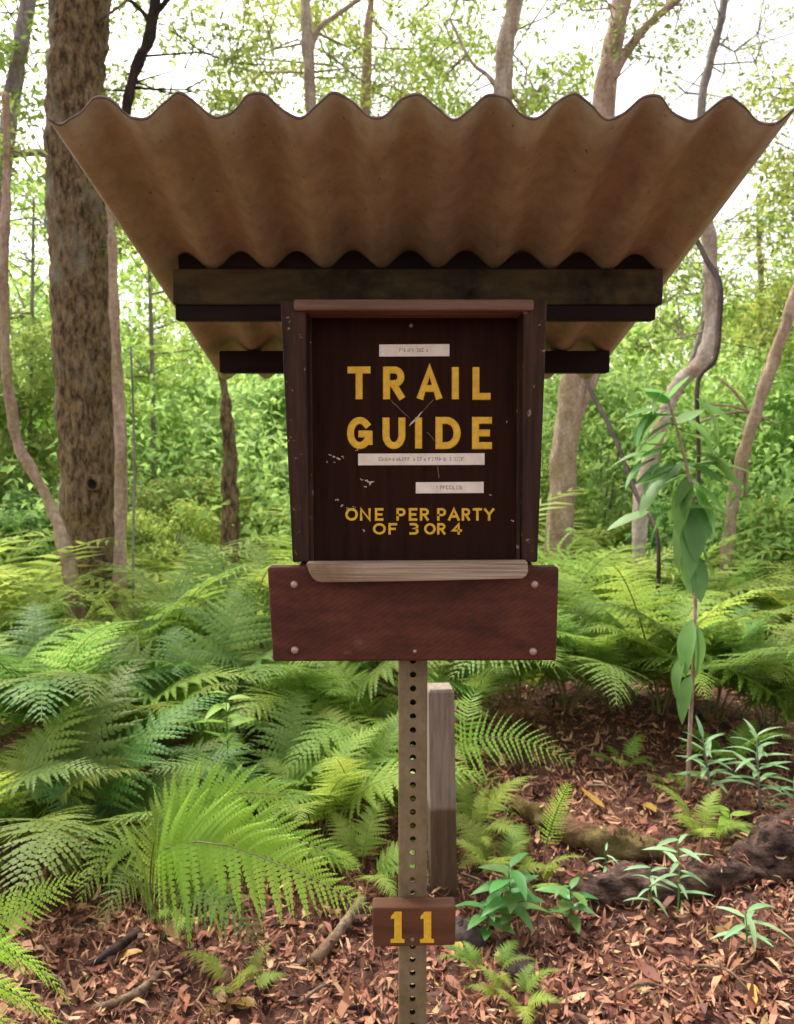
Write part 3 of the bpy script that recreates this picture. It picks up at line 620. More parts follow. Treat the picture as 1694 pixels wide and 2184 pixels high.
# ------------------------------------------------------------------ foliage builders
UP = np.array([0, 0, 1.0])
def nrm(v): return v / max(np.linalg.norm(v), 1e-9)
def frond_arrays(pts, side, lmax, lobes, pairs, bare=.22, droop=.25, wid=.13, rs=None, asym=(1, 1), rr=.004, shape='lance', stalk=True, al0=(12, 12), mw=.021):
    """a fern frond: stalk along pts, paired lobed pinnae; side(t, tangent) gives the blade's sideways direction"""
    rs = rs or random; C = np.array(catmull(pts, 8)); seg = np.linalg.norm(np.diff(C, axis=0), axis=1); cum = np.r_[0, np.cumsum(seg)] / seg.sum(); TL = seg.sum()
    at = lambda s: np.array([np.interp(s, cum, C[:, k]) for k in range(3)])
    V = []; F = []; MI = []; T = []
    if stalk:
        ns = 9
        for i in range(ns + 1):
            s = i / ns; c = at(s); tg = nrm(at(min(1, s + .02)) - at(max(0, s - .02))); sd = nrm(side(s, tg)); up = np.cross(sd, tg); r_ = rr * (1 - .8 * s)
            for (a, b2) in ((1, -.3), (-1, -.3), (0, .9)): V.append(c + sd * r_ * a + up * r_ * b2); T.append(.5)
        for i in range(ns):
            for k in range(3): k2 = (k + 1) % 3; F.append((i * 3 + k, i * 3 + k2, i * 3 + 3 + k2, i * 3 + 3 + k)); MI.append(1)
    for i in range(pairs):
        q = (i + .5) / pairs; s = bare + (1 - bare) * (q ** .92); c = at(s); tg = nrm(at(min(1, s + .02)) - at(max(0, s - .02)))
        sd = nrm(side(s, tg)); nmv = nrm(np.cross(sd, tg))
        if shape == 'lance': ln = lmax * min(1, (q + .12) / .3) ** .6 * (1 - q) ** .75
        elif shape == 'tri': ln = lmax * min(1, (q + .004) / .15) ** .6 * (1 - q) ** .8
        else: ln = lmax * min(1, (q + .3) / .4) * (1 - q ** 4) ** .6
        ln = ln * (1 + rs.uniform(-.07, .07)) + .008
        for sg, asf, a0_ in ((1, asym[0], al0[0]), (-1, asym[1], al0[1])):
            al = R(a0_ + (52 - a0_) * q + rs.uniform(-6, 6))
            L = ln * asf; d = nrm(sd * sg * math.cos(al) + tg * math.sin(al) + nmv * rs.uniform(.0, .16))
            n2 = nrm(nmv - d * np.dot(nmv, d)); wv = np.cross(n2, d); hw = max(L * wid * .5, .0035) if wid < 1 else wid
            hw = min(hw, mw); dr = droop * rs.uniform(.6, 1.4); L *= rs.uniform(.9, 1.06); tb = rs.uniform(.2, .8)
            bd = rs.uniform(-.02, .2)
            def pos(tt, ww): return c + d * L * tt + tg * (bd * L * tt * tt) - UP * dr * L * tt * tt + wv * ww * hw * ((1 - tt) ** .75) * (1 if tt < .99 else 0) + n2 * abs(ww) * hw * -.12
            if lobes <= 1:
                b0 = len(V); V += [pos(0, .6), pos(0, -.6), pos(.5, -1), pos(.5, 1), pos(1, 0)]; T += [tb] * 5
                F += [(b0, b0 + 1, b0 + 2, b0 + 3), (b0 + 3, b0 + 2, b0 + 4)]; MI += [0, 0]
            else:
                nl_ = max(3, int(lobes * min(1, L / lmax + .25)))
                for k in range(nl_):
                    t0, t1 = k / nl_, (k + 1) / nl_; dt = t1 - t0
                    for ws in (1, -1):
                        b0 = len(V); tq = tb + rs.uniform(-.15, .15)
                        V += [pos(t0, 0), pos(t0 + .34 * dt, .74 * ws), pos(min(1, t0 + .95 * dt), ws), pos(t1, 0)]; T += [tq] * 4
                        F.append((b0, b0 + 1, b0 + 2, b0 + 3) if ws < 0 else (b0 + 3, b0 + 2, b0 + 1, b0)); MI.append(0)
    return np.array(V), F, MI, T
def std_frond(L, th0, th1, lmax, lobes, pairs, twist=0., **kw):
    pts = []; p = np.zeros(3); n = 7
    for i in range(n + 1):
        pts.append(p.copy()); a = R(th0 + (th1 - th0) * ((i / n) ** 1.1)); p = p + np.array([L / n * twist * math.sin(i / n * 2.2) * .5, math.cos(a), math.sin(a)]) * np.array([1, L / n, L / n])
    def side(s, tg): return nrm(np.array([1., 0, 0]) - tg * tg[0] + np.array([0, 0, twist * .3]))
    return frond_arrays(pts, side, lmax, lobes, pairs, **kw)
def frond_mesh(arr, mat, name='frond'):
    V, F, MI, T = arr; return mesh(name, V.tolist(), F, [mat, M['rachis']], False, T, MI)
FR = {}
def variants(key, mat, lobes, pairs, cnt, L=(.75, 1.0), seed=3):
    rs = random.Random(seed); out = []
    for i in range(cnt):
        l = rs.uniform(*L)
        out.append(frond_mesh(std_frond(l, rs.uniform(64, 82), rs.uniform(-30, 6), l * rs.uniform(.25, .33), lobes, pairs, rs.uniform(-.35, .35), rs=rs, droop=rs.uniform(.15, .35), wid=.24, rr=.0045, mw=.036), mat))
    FR[key] = out
variants('near', M['fern'], 9, 26, 6, seed=3); variants('near_dark', M['fern_dark'], 9, 26, 5, seed=4)
variants('mid', M['fern'], 5, 22, 6, seed=5); variants('mid_dark', M['fern_dark'], 5, 22, 5, seed=6)
variants('dead', M['fern_dead'], 5, 16, 3, L=(.6, .8), seed=9)
def fern(label, p, size, nfr, key, face=None, grp='ferns growing around the sign', spread=1.0):
    o = thing('fern', label, 'fern', p, grp); a0 = random.uniform(0, 6.28)
    for i in range(nfr):
        az = a0 + 6.283 * i / nfr + random.uniform(-.3, .3)
        dead = random.random() < .06; me = random.choice(FR['dead' if dead else key]); s = size * random.uniform(.6, 1.15)
        mt = Matrix.Translation((.03 * math.cos(az), .03 * math.sin(az), 0)) @ Matrix.Rotation(az - math.pi / 2, 4, 'Z') @ Matrix.Rotation(R(random.uniform(-20, 14) * spread - (28 if dead else 0)), 4, 'X') @ Matrix.Rotation(R(random.uniform(-14, 14)), 4, 'Y') @ Matrix.Scale(s, 4)
        link('frond', me, o, mat=mt)
    return o
def hero_frond(parent, pts, side, lmax, pairs=24, lobes=12, mat='fern_bright', **kw):
    sv = nrm(np.array(side, float))
    V, F, MI, T = frond_arrays([np.array(p) for p in pts], lambda s, tg: nrm(sv - tg * np.dot(sv, tg)), lmax, lobes, pairs, **kw)
    V = V - np.array(parent.location); return link('frond', mesh('frond', V.tolist(), F, [M[mat], M['rachis']], False, T, MI), parent)

# large bright fern in front of the post, its big frond reaching towards the number block
b0 = G(335, 1985)
hf = thing('fern', 'bright green fern with one huge frond reaching to the number block', 'fern', b0, 'ferns growing around the sign')
hero_frond(hf, [b0, P(325, 1900, b0.y), P(345, 1815, 2.42), P(450, 1795, 2.33), P(590, 1840, 2.2), P(700, 1890, 2.10), P(795, 1940, 2.02)], (-.06, -.30, -.95), .28, 36, 15, 'fern_bright', bare=.21, droop=.12, wid=.25, asym=(1, 1.0), shape='tri', al0=(2, 44), mw=.036)
hero_frond(hf, [b0, P(330, 1890, b0.y), P(350, 1780, 2.5), P(420, 1715, 2.5), P(520, 1690, 2.5), P(640, 1700, 2.48)], (.15, -.35, -.9), .22, 28, 13, 'fern_bright', bare=.3, droop=.15, wid=.25, mw=.034, al0=(10, 40))
hero_frond(hf, [b0, P(330, 1880, b0.y), P(400, 1800, 2.4), P(530, 1770, 2.3), P(660, 1800, 2.2), P(770, 1850, 2.15)], (.05, -.4, -.9), .20, 28, 13, 'fern_bright', bare=.3, droop=.15, wid=.25, mw=.034, al0=(8, 40))
hero_frond(hf, [b0, P(320, 1900, b0.y), P(330, 1790, 2.5), P(370, 1700, 2.55), P(395, 1640, 2.6)], (.85, -.4, -.2), .14, 24, 11, 'fern', bare=.3, droop=.12, wid=.25, mw=.03)
hero_frond(hf, [b0, P(315, 1900, b0.y), P(300, 1830, 2.35), P(260, 1800, 2.3), P(205, 1850, 2.25), P(170, 1920, 2.2)], (.4, -.5, -.75), .17, 24, 11, 'fern', bare=.3, droop=.2, wid=.25, mw=.03)
hero_frond(hf, [b0, P(325, 1920, b0.y), P(290, 1880, 2.3), P(250, 1900, 2.2), P(215, 1980, 2.12)], (.6, -.5, -.5), .13, 20, 10, 'fern_dark', bare=.3, droop=.2, wid=.25, mw=.03)
hero_frond(hf, [b0, P(335, 1930, b0.y), P(420, 1900, 2.3), P(500, 1950, 2.2), P(570, 2020, 2.15)], (-.3, -.6, -.7), .15, 20, 10, 'fern_dark', bare=.3, droop=.2, wid=.25, mw=.03)
b0 = G(-170, 2183)
hf = thing('fern', 'bright yellow-green fern spilling in from the bottom corner', 'fern', b0, 'ferns growing around the sign')
hero_frond(hf, [b0, P(-150, 2150, b0.y), P(-110, 2060, 1.8), P(-50, 1990, 1.76), P(30, 1940, 1.74), P(110, 1900, 1.74), P(195, 1857, 1.76)], (.55, -.4, -.7), .18, 50, 12, 'fern_bright', bare=.15, droop=.12, wid=.28, shape='lance', mw=.038)
hero_frond(hf, [b0, P(-160, 2140, b0.y), P(-120, 2050, 1.75), P(-50, 2010, 1.70), P(30, 2030, 1.66), P(95, 2075, 1.64), P(150, 2140, 1.62)], (.25, -.35, .9), .18, 50, 12, 'fern_bright', bare=.15, droop=.18, wid=.28, shape='lance', mw=.038)
hero_frond(hf, [b0, P(-160, 2180, b0.y), P(-110, 2110, 1.7), P(-40, 2090, 1.62), P(40, 2120, 1.58), P(110, 2170, 1.55), P(160, 2230, 1.53)], (.3, -.4, .85), .17, 48, 12, 'fern_bright', bare=.15, droop=.18, wid=.28, shape='lance', mw=.038)
hero_frond(hf, [b0, P(-170, 2190, b0.y), P(-120, 2150, 1.6), P(-50, 2150, 1.52), P(30, 2190, 1.48), P(100, 2250, 1.45)], (.3, -.4, .85), .16, 44, 12, 'fern_bright', bare=.15, droop=.18, wid=.28, shape='lance', mw=.038)
# ferns behind the timber post and beside it
b0 = G(985, 1700)
hf = thing('fern', 'light green fern whose fronds arch out from behind the timber post', 'fern', b0, 'ferns growing around the sign')
hero_frond(hf, [b0, P(975, 1640, b0.y), P(990, 1590, 3.3), P(1070, 1570, 3.2), P(1150, 1590, 3.1), P(1225, 1628, 3.05)], (0, -.55, -.83), .20, 24, 9, 'fern_bright', bare=.2, droop=.15, wid=.15, shape='lance')
hero_frond(hf, [b0, P(970, 1660, b0.y), P(1000, 1650, 3.2), P(1060, 1670, 3.1), P(1090, 1720, 3.0), P(1105, 1790, 2.95)], (.6, -.5, -.4), .12, 20, 8, 'fern', bare=.2, droop=.2, wid=.15)
hero_frond(hf, [b0, P(985, 1620, b0.y), P(995, 1540, b0.y), P(1010, 1480, 3.6), P(1045, 1440, 3.6)], (.9, -.3, -.1), .10, 20, 1, 'fern_bright', bare=.35, droop=.05, wid=.22)
hero_frond(hf, [b0, P(960, 1650, b0.y), P(880, 1620, 3.3), P(800, 1640, 3.25), P(740, 1690, 3.2)], (0, -.5, -.85), .18, 22, 8, 'fern', bare=.2, droop=.2, wid=.15)
b0 = G(1160, 1850)
hf = thing('fern', 'single upright bright frond rising out of the curved root', 'fern', b0, 'ferns growing around the sign')
hero_frond(hf, [b0, P(1163, 1810, b0.y), P(1180, 1750, b0.y), P(1198, 1705, b0.y - .02), P(1213, 1672, b0.y - .04)], (.9, -.35, .25), .050, 24, 4, 'fern_bright', bare=.25, droop=.05, wid=.18, shape='sword')
ORD = ['first', 'second', 'third', 'fourth', 'fifth', 'sixth', 'seventh', 'eighth', 'ninth', 'tenth']
def fern_row(specs, text):
    for i, (px, py, s, n, k) in enumerate(specs):
        fern(ORD[i] + ' ' + text, G(px, py), s, n, k)
fern_row([(770, 1765, .80, 10, 'near'), (670, 1800, .85, 10, 'near'), (585, 1770, .70, 9, 'near_dark'), (440, 1830, .75, 9, 'near_dark'), (270, 1850, .80, 10, 'near_dark'), (150, 1840, .95, 11, 'near_dark'), (20, 1850, .95, 11, 'near'), (-110, 1840, 1.0, 9, 'near_dark')], 'fern from the steel post in the row bordering the bare litter')
fern_row([(825, 1620, 1.1, 11, 'near'), (690, 1600, 1.25, 12, 'near'), (590, 1560, 1.3, 12, 'near_dark'), (420, 1610, 1.2, 11, 'near_dark'), (330, 1660, 1.05, 11, 'near'), (220, 1640, 1.35, 12, 'near'), (90, 1630, 1.4, 12, 'near_dark'), (-40, 1640, 1.25, 10, 'near')], 'fern from the steel post in the row behind the first ferns')
fern_row([(850, 1480, 1.2, 10, 'mid'), (760, 1475, 1.45, 11, 'mid'), (660, 1480, 1.25, 11, 'mid_dark'), (560, 1465, 1.6, 12, 'mid'), (460, 1480, 1.3, 11, 'mid'), (355, 1465, 1.55, 11, 'mid'), (250, 1490, 1.15, 11, 'mid_dark'), (140, 1480, 1.35, 11, 'mid'), (30, 1480, 1.4, 11, 'mid'), (-80, 1480, 1.4, 10, 'mid')], 'fern from the steel post in the third row, before the big trunk')
fern_row([(1020, 1545, .95, 9, 'near_dark'), (1110, 1520, 1.15, 10, 'near'), (1210, 1515, 1.2, 12, 'near_dark'), (1310, 1515, 1.25, 12, 'near'), (1410, 1520, 1.25, 12, 'near'), (1520, 1545, 1.2, 11, 'near_dark'), (1650, 1570, 1.2, 10, 'near'), (1750, 1620, 1.2, 10, 'near')], 'fern from the timber post in the row above the dark hollow')
fern_row([(980, 1410, 1.35, 10, 'mid'), (1080, 1400, 1.4, 11, 'mid'), (1180, 1405, 1.4, 11, 'mid_dark'), (1290, 1400, 1.4, 10, 'mid'), (1400, 1400, 1.45, 11, 'mid'), (1510, 1405, 1.4, 11, 'mid'), (1620, 1410, 1.45, 11, 'mid'), (1730, 1410, 1.45, 10, 'mid')], 'fern from the timber post in the row before the leaning trunks')
for px, py, s, n, lb in ((1010, 1800, .42, 8, 'low fern close against the stained foot of the timber post'), (1065, 1880, .40, 8, 'low fern between the timber post and the mossy root'), (765, 1885, .36, 8, 'low fern whose tips touch the steel post above the number block'), (880, 1760, .45, 8, 'low fern half hidden behind the steel post'), (1500, 1800, .30, 7, 'low fern growing where the dark log meets the thick log end'), (1560, 1640, .45, 8, 'low fern behind the pale narrow-leaved plants'), (1040, 2090, .22, 7, 'small fern growing beside the foot of the number block'), (1095, 2150, .20, 7, 'small feathery fern near the half buried stone'), (505, 2125, .24, 7, 'small dark fern in the litter under the large frond'), (1130, 1900, .30, 7, 'small fern tucked against the end of the dark log'), (1330, 1640, .25, 6, 'small drooping fern on the raised litter bed'), (1440, 1690, .22, 6, 'small mossy fern on the litter beside the sapling stem'), (420, 1960, .26, 7, 'small dark fern hidden behind the hanging tips of the large frond')):
    fern(lb, G(px, py), s, n, 'near', grp='small ferns in the litter')
# long arching frond across the ferns beside the box
b0 = G(1110, 1480)
hf = thing('fern', 'fern with a long frond slanting down past the drooping sapling', 'fern', b0, 'ferns growing around the sign')
hero_frond(hf, [b0, P(1120, 1330, b0.y), P(1170, 1175, b0.y - .1), P(1290, 1210, 4.6), P(1420, 1290, 4.4), P(1560, 1370, 4.3)], (.15, -.6, -.75), .24, 28, 7, 'fern_bright', bare=.25, droop=.2, wid=.14)

# the carpet of ferns further back: too many to count, one mesh
def merge_fronds(name, label, count, rect, size, mat, seed):
    rs = random.Random(seed); lo = []
    for i in range(6):
        l = rs.uniform(.8, 1.1); V, F, MI, T = std_frond(l, rs.uniform(62, 82), rs.uniform(-35, 0), l * rs.uniform(.24, .30), 1, 15, rs.uniform(-.3, .3), rs=rs, droop=.25, wid=.2, stalk=False)
        lo.append((V, np.array([f for f in F if len(f) == 4]), np.array([f for f in F if len(f) == 3]), np.array(T)))
    VV = []; F4 = []; F3 = []; TT = []; b = 0
    g = np.random.default_rng(seed)
    k = 0
    while k < count:
        x0, x1, y0, y1 = rect; y = y0 + (y1 - y0) * g.uniform(0, 1) ** 1.3; x = g.uniform(x0, x1)
        if abs(x) > .85 * y + 1.2: continue
        nf = g.integers(5, 8); sz = size * g.uniform(.6, 1.25) * (1 + .35 * math.sin(x * 1.3 + 1) * math.sin(y * 1.1)); a0 = g.uniform(0, 6.28); tcl = g.uniform(-.35, .35); z = float(GZ(x, y))
        for q in range(nf):
            V, f4, f3, T = lo[g.integers(0, 6)]; az = a0 + q * 6.283 / nf + g.uniform(-.3, .3); ti = g.uniform(-.25, .12); s = sz * g.uniform(.8, 1.15)
            v = V * s; v = v @ np.array([[1, 0, 0], [0, math.cos(ti), math.sin(ti)], [0, -math.sin(ti), math.cos(ti)]])
            c_, s_ = math.cos(az), math.sin(az); v = v @ np.array([[c_, s_, 0], [-s_, c_, 0], [0, 0, 1]]) + np.array([x, y, z])
            VV.append(v); F4.append(f4 + b); F3.append(f3 + b); TT.append(np.clip(T + tcl, 0, 1)); b += len(v); k += 1
    V = np.concatenate(VV); F4 = np.concatenate(F4); F3 = np.concatenate(F3)
    me = bpy.data.meshes.new(name); me.vertices.add(len(V)); me.vertices.foreach_set('co', V.astype(np.float32).ravel())
    loops = np.concatenate([F4.ravel(), F3.ravel()]); me.loops.add(len(loops)); me.loops.foreach_set('vertex_index', loops.astype(np.int32))
    tot = np.r_[np.full(len(F4), 4), np.full(len(F3), 3)]; me.polygons.add(len(tot)); me.polygons.foreach_set('loop_start', np.r_[0, np.cumsum(tot)[:-1]].astype(np.int32)); me.polygons.foreach_set('loop_total', tot.astype(np.int32))
    me.update(calc_edges=True); me.materials.append(mat); a = me.attributes.new('tint', 'FLOAT', 'POINT'); a.data.foreach_set('value', np.concatenate(TT).astype(np.float32))
    o = link(name, me); tag(o, label, None, None, 'stuff'); return o
M['carpet'] = leaf_mat('fern_carpet', (.20, .31, .055), (.46, .55, .14), .48, .52, 0, 0, .22)
merge_fronds('fern_carpet_foliage', 'dense carpet of light green ferns covering the forest floor behind', 3200, (-11, 11, 5.9, 12.5), 1.3, M['carpet'], 21)

def leaf_cloud(cent, size, rs, flat=.6, bend=.25, aspect=.42):
    n = len(cent); L = size * rs.uniform(.65, 1.35, n); W = L * aspect * rs.uniform(.8, 1.2, n)
    d = rs.normal(0, 1, (n, 3)); d[:, 2] = d[:, 2] * flat - .35; d /= np.linalg.norm(d, axis=1)[:, None]
    nn = rs.normal(0, .6, (n, 3)); nn[:, 2] += .8; nn -= d * (nn * d).sum(1)[:, None]; nn /= np.linalg.norm(nn, axis=1)[:, None]
    s = np.cross(nn, d)
    V = np.zeros((n, 4, 3)); V[:, 0] = cent; V[:, 2] = cent + d * L[:, None] - nn * (bend * L)[:, None]
    mid = cent + d * (L * .45)[:, None]; V[:, 1] = mid + s * (W * .5)[:, None] + nn * (.12 * W)[:, None]; V[:, 3] = mid - s * (W * .5)[:, None] + nn * (.12 * W)[:, None]
    F = (np.arange(n) * 4)[:, None] + np.arange(4)[None]
    return V.reshape(-1, 3), F
def cluster_points(cents, radii, nper, rs):
    out = []; ti = []
    for c, r_ in zip(cents, radii):
        n = int(nper * rs.uniform(.7, 1.3)); d = rs.normal(0, 1, (n, 3)); d /= np.linalg.norm(d, axis=1)[:, None]
        rr = r_ * rs.uniform(0, 1, n) ** .45; out.append(np.array(c) + d * rr[:, None] * np.array([1, 1, .62])); ti.append(np.clip(rs.normal(rs.uniform(.25, .75), .2, n), 0, 1))
    return np.concatenate(out), np.concatenate(ti)
# shrubs: a few leaf masses with stems, reused turned and scaled
def shrub_proto(seed, h, wdt, leaf, ncl, nper):
    rs = np.random.default_rng(seed); cents = []; rad = []; mbs = MB(); random.seed(seed)
    for i in range(ncl):
        q = rs.uniform(0, 1); a = rs.uniform(0, 6.28); r_ = wdt * .5 * rs.uniform(.1, 1) ** .6 * (1.05 - .55 * abs(q - .45)); z = h * (.12 + .85 * q)
        cents.append((r_ * math.cos(a), r_ * math.sin(a), z)); rad.append(rs.uniform(.16, .34) * wdt * .6)
    for i in range(7):
        e = cents[i]; tube(mbs, [(rs.uniform(-.05, .05), rs.uniform(-.05, .05), -.1), (e[0] * .35, e[1] * .35, e[2] * .45), e], [.025, .016, .006], 5, .05)
    cp, ti = cluster_points(cents, rad, nper, rs); V, F = leaf_cloud(cp, leaf, rs)
    return (V, F, np.repeat(ti, 4)), mbs
SH = []
for sdd, h, wd, lf, nc, npr in ((31, 2.4, 1.9, .095, 70, 80), (32, 3.2, 2.0, .11, 80, 75), (33, 1.7, 1.7, .085, 54, 85), (34, 3.8, 2.4, .12, 96, 72)):
    SH.append((shrub_proto(sdd, h, wd, lf, nc, npr)))
SHM = {}
def shrub(label, x, y, k, s, mat, rz, grp='shrubs of the understorey'):
    o = thing('shrub', label, 'shrub', (x, y, float(GZ(x, y))), grp)
    (V, F, T), mbs = SH[k]
    key = (k, mat)
    if key not in SHM: SHM[key] = mesh('shrub_foliage', V, F, M[mat], False, T)
    if k not in SHM: SHM[k] = mesh('shrub_stems', mbs.v, mbs.f, M['bark_grey'], True)
    mt = Matrix.Rotation(rz, 4, 'Z') @ Matrix.Scale(s, 4)
    link('foliage', SHM[key], o, mat=mt); link('stem', SHM[k], o, mat=mt); return o
SHL = [
 (-60, 8.8, 0, 1.0, 'shrub', 'shrub at the picture edge beside the curved pale stem'), (60, 9.5, 3, .9, 'shrub_y', 'yellow-green shrub just behind the big mottled trunk'),
 (300, 10.5, 1, .95, 'shrub_y', 'pale shrub in the gap between big trunk and roof'), (400, 9.0, 2, .9, 'shrub', 'low shrub under the sloping roof edge by the thin trunk'),
 (520, 11.0, 0, 1.1, 'shrub_t', 'cool green shrub behind the brown stump trunk'), (180, 12.0, 3, 1.0, 'shrub', 'tall shrub showing past both sides of the big trunk'),
 (620, 12.5, 3, 1.0, 'shrub_y', 'tall shrub mostly hidden by the box and its roof'), (760, 11.0, 1, 1.1, 'shrub', 'shrub hidden behind the middle of the box'),
 (950, 12.0, 3, 1.0, 'shrub', 'tall shrub behind the box beside the forked trunk'), (1130, 9.6, 2, .9, 'shrub_y', 'low shrub at the foot of the forked pinkish trunk'),
 (1290, 10.0, 0, 1.1, 'shrub', 'shrub between the forked trunk and the twisted trunk'), (1400, 11.5, 3, .95, 'shrub_y', 'tall yellow-green shrub behind the twisted pale trunk'),
 (1560, 9.3, 1, .85, 'shrub', 'shrub behind the drooping sapling'), (1660, 10.2, 3, .95, 'shrub_y', 'tall yellow-green shrub beside the leaning thin trunk'),
 (1780, 8.7, 0, 1.0, 'shrub', 'shrub at the picture edge beyond the leaning thin trunk'), (1480, 8.2, 2, .7, 'shrub_t', 'low cool green shrub below the tangled branches'),
 (1640, 8.0, 2, .7, 'shrub', 'low shrub above the fern tops by the picture edge'), (350, 8.0, 2, .65, 'shrub_y', 'low yellow-green shrub above the fern tops by the thin trunk'),
 (20, 7.6, 2, .75, 'shrub_t', 'low cool green shrub beside the root of the curved stem'), (1080, 14.0, 3, 1.2, 'shrub_y', 'farthest tall shrub seen over the forked trunk'),
 (480, 14.5, 3, 1.2, 'shrub_y', 'farthest tall shrub seen over the brown stump trunk'), (-150, 12.0, 3, 1.1, 'shrub_y', 'tall shrub beyond the bare stems at the picture edge'), (1850, 12.0, 3, 1.15, 'shrub', 'tall shrub rising past the roof corner at the picture edge')]
for i, (px, Y, k, s, mt, lb) in enumerate(SHL):
    p = P(px, 900, Y); shrub(lb, p.x, Y, k, s, mt, i * 1.7)
def mass(name, label, n, xr, yr, zf_, size, mat, seed, gate=0.):
    rs = np.random.default_rng(seed); y = rs.uniform(yr[0], yr[1], n * 3); x = rs.uniform(-1, 1, n * 3) * (y * .95 + 2); z = zf_(rs, n * 3, x, y)
    cl = np.sin(x * 1.9 + y * .7) * np.sin(y * 1.3 + z * 1.1) + np.sin(z * 2.3 + x * 1.2) * .8 + rs.normal(0, .5, n * 3)
    keep = np.where(cl > gate)[0][:n]; c = np.stack([x, y, z], 1)[keep]
    V, F = leaf_cloud(c, size, rs); ti = np.clip(.5 + .25 * np.sin(c[:, 0] * 1.1 + c[:, 2]) + rs.normal(0, .22, len(c)), 0, 1)
    return tag(link(name, mesh(name, V, F, M[mat], False, np.repeat(ti, 4))), label, None, None, 'stuff')
mass('undergrowth', 'mixed leafy undergrowth filling the forest between the shrubs', 66000, None, (7.0, 16), lambda r_, n, x, y: r_.uniform(0, 1, n) ** 1.2 * np.clip((y - 5.5) * .75, .9, 3.2), .11, 'shrub', 51, -.1)
mass('far_forest', 'hazy far woodland closing off the view behind the trees', 88000, None, (17, 30), lambda r_, n, x, y: r_.uniform(0, 1, n) ** 1.35 * (7.5 + 1.5 * np.sin(x * .5)), .26, 'shrub_y', 52, -.2)

# ------------------------------------------------------------------ trees
def tree(label, Y, trunk, mat, height, limbs=(), clusters=(), cmat='crown', leaf=.08, nper=60, name='tree', seg=12, rough=.05, grp=None, foot=True, dY=0., cat='tree', amp=0., rings=6):
    """trunk / limbs: (px, py, width px) along sight lines at distance Y; clusters: (px0, px1, py0, py1, count, radius m, dY0, dY1)"""
    pts = []; rads = []
    for k, (px, py, wpx) in enumerate(trunk):
        yy = Y + dY * k / max(1, len(trunk) - 1); pts.append(P(px, py, yy)); rads.append(wpx / 2 / 1694 * yy * 1.0)
    if foot:
        d = (pts[0] - pts[1]).normalized(); q = pts[0].copy(); g = float(GZ(q.x, q.y)); k = (q.z - g + .1)
        if k > .1: pts.insert(0, Vector((q.x + d.x * k * .4, q.y, g - .1))); rads.insert(0, rads[0] * 1.22)
    if height > pts[-1].z + .3:
        d = (pts[-1] - pts[-2]).normalized(); n = 3; z0 = pts[-1].z; q = pts[-1].copy(); r0 = rads[-1]
        for i in range(1, n + 1):
            k = (height - z0) / n * i; pts.append(Vector((q.x + d.x / max(.3, d.z) * k * .7 + random.uniform(-.1, .1), q.y + random.uniform(-.1, .2), z0 + k))); rads.append(r0 * (1 - .75 * i / n))
    base = Vector((pts[0].x, pts[0].y, float(GZ(pts[0].x, pts[0].y)))); o = thing(name, label, cat, base, grp)
    if not amp and max(rads) > .05: amp, rings, seg = .014, 14, max(seg, 16)
    C = catmull(pts, rings); rr = np.interp(np.linspace(0, len(rads) - 1, len(C)), range(len(rads)), rads)
    mb = MB(); tube(mb, C, rr, seg, rough)
    if amp: relief(mb, C, amp, (9, 9, 5))
    mb.build('trunk', M[mat], o, True)
    anchors = [Vector(c) for c in C[len(C) // 3:]]
    for lm in limbs:
        lp = [P(a, b2, Y + (e[0] if e else 0)) for (a, b2, w_, *e) in lm]; lr = [w_ / 2 / 1694 * Y for (a, b2, w_, *e) in lm]
        C2 = catmull(lp, 5); r2 = np.interp(np.linspace(0, len(lr) - 1, len(C2)), range(len(lr)), lr); mb = MB(); tube(mb, C2, r2, 8, rough); mb.build('limb', M[mat], o, True); anchors += [Vector(c) for c in C2[1:]]
    if clusters:
        cents = []; rad = []; tw_ = MB()
        for (x0, x1, y0, y1, n, r_, d0, d1) in clusters:
            for i in range(n):
                c = P(random.uniform(x0, x1), random.uniform(y0, y1), Y + random.uniform(d0, d1)); cents.append(c); rad.append(r_ * random.uniform(.6, 1.3))
                a = min(anchors, key=lambda q: (q - c).length + (2.0 if q.z > c.z else 0)); mid = (a + c) / 2 + Vector((random.uniform(-.2, .2), random.uniform(-.2, .2), random.uniform(-.05, .25)))
                dd = (a - c).length; tube(tw_, [a, mid, c], [.006 + .006 * dd, .004 + .004 * dd, .003], 4)
                if dd > .8: anchors.append(mid)
        tw_.build('twigs', M[mat if mat != 'bark' else 'bark_grey'], o, True)['kind'] = 'stuff'
        rs = np.random.default_rng(int(abs(trunk[0][0])) + 7); cp, ti = cluster_points(cents, rad, nper, rs); V, F = leaf_cloud(cp, leaf, rs)
        V = V - np.array(base); link('crown', mesh('crown', V, F, M[cmat], False, np.repeat(ti, 4)), o)
    return o
GT = 'trees of the forest'
def knot(parent, px, py, Y, r, sq=1.25):
    c = P(px, py, Y); mb = MB(); n = 16
    rings = ((1.5, .035), (1.15, -.004), (.85, -.010), (.6, .02), (.3, .05), (.02, .06)); V = []; F = []
    for rr_, dy in rings:
        for k in range(n):
            q = 1 + .12 * math.sin(2 * 6.283 * k / n + px) + random.uniform(-.05, .05); V.append((c.x + r * rr_ * q * math.cos(6.283 * k / n), c.y + dy, c.z + r * rr_ * q * sq * math.sin(6.283 * k / n)))
    for j in range(len(rings) - 1):
        for k in range(n): F.append((j * n + k, j * n + (k + 1) % n, (j + 1) * n + (k + 1) % n, (j + 1) * n + k))
    mb.add(V, F); mb.m = [0 if i < 2 * n else 1 for i in range(len(F))]; mb.build('knot', [M['bark'], M['bark_dark']], parent, True)
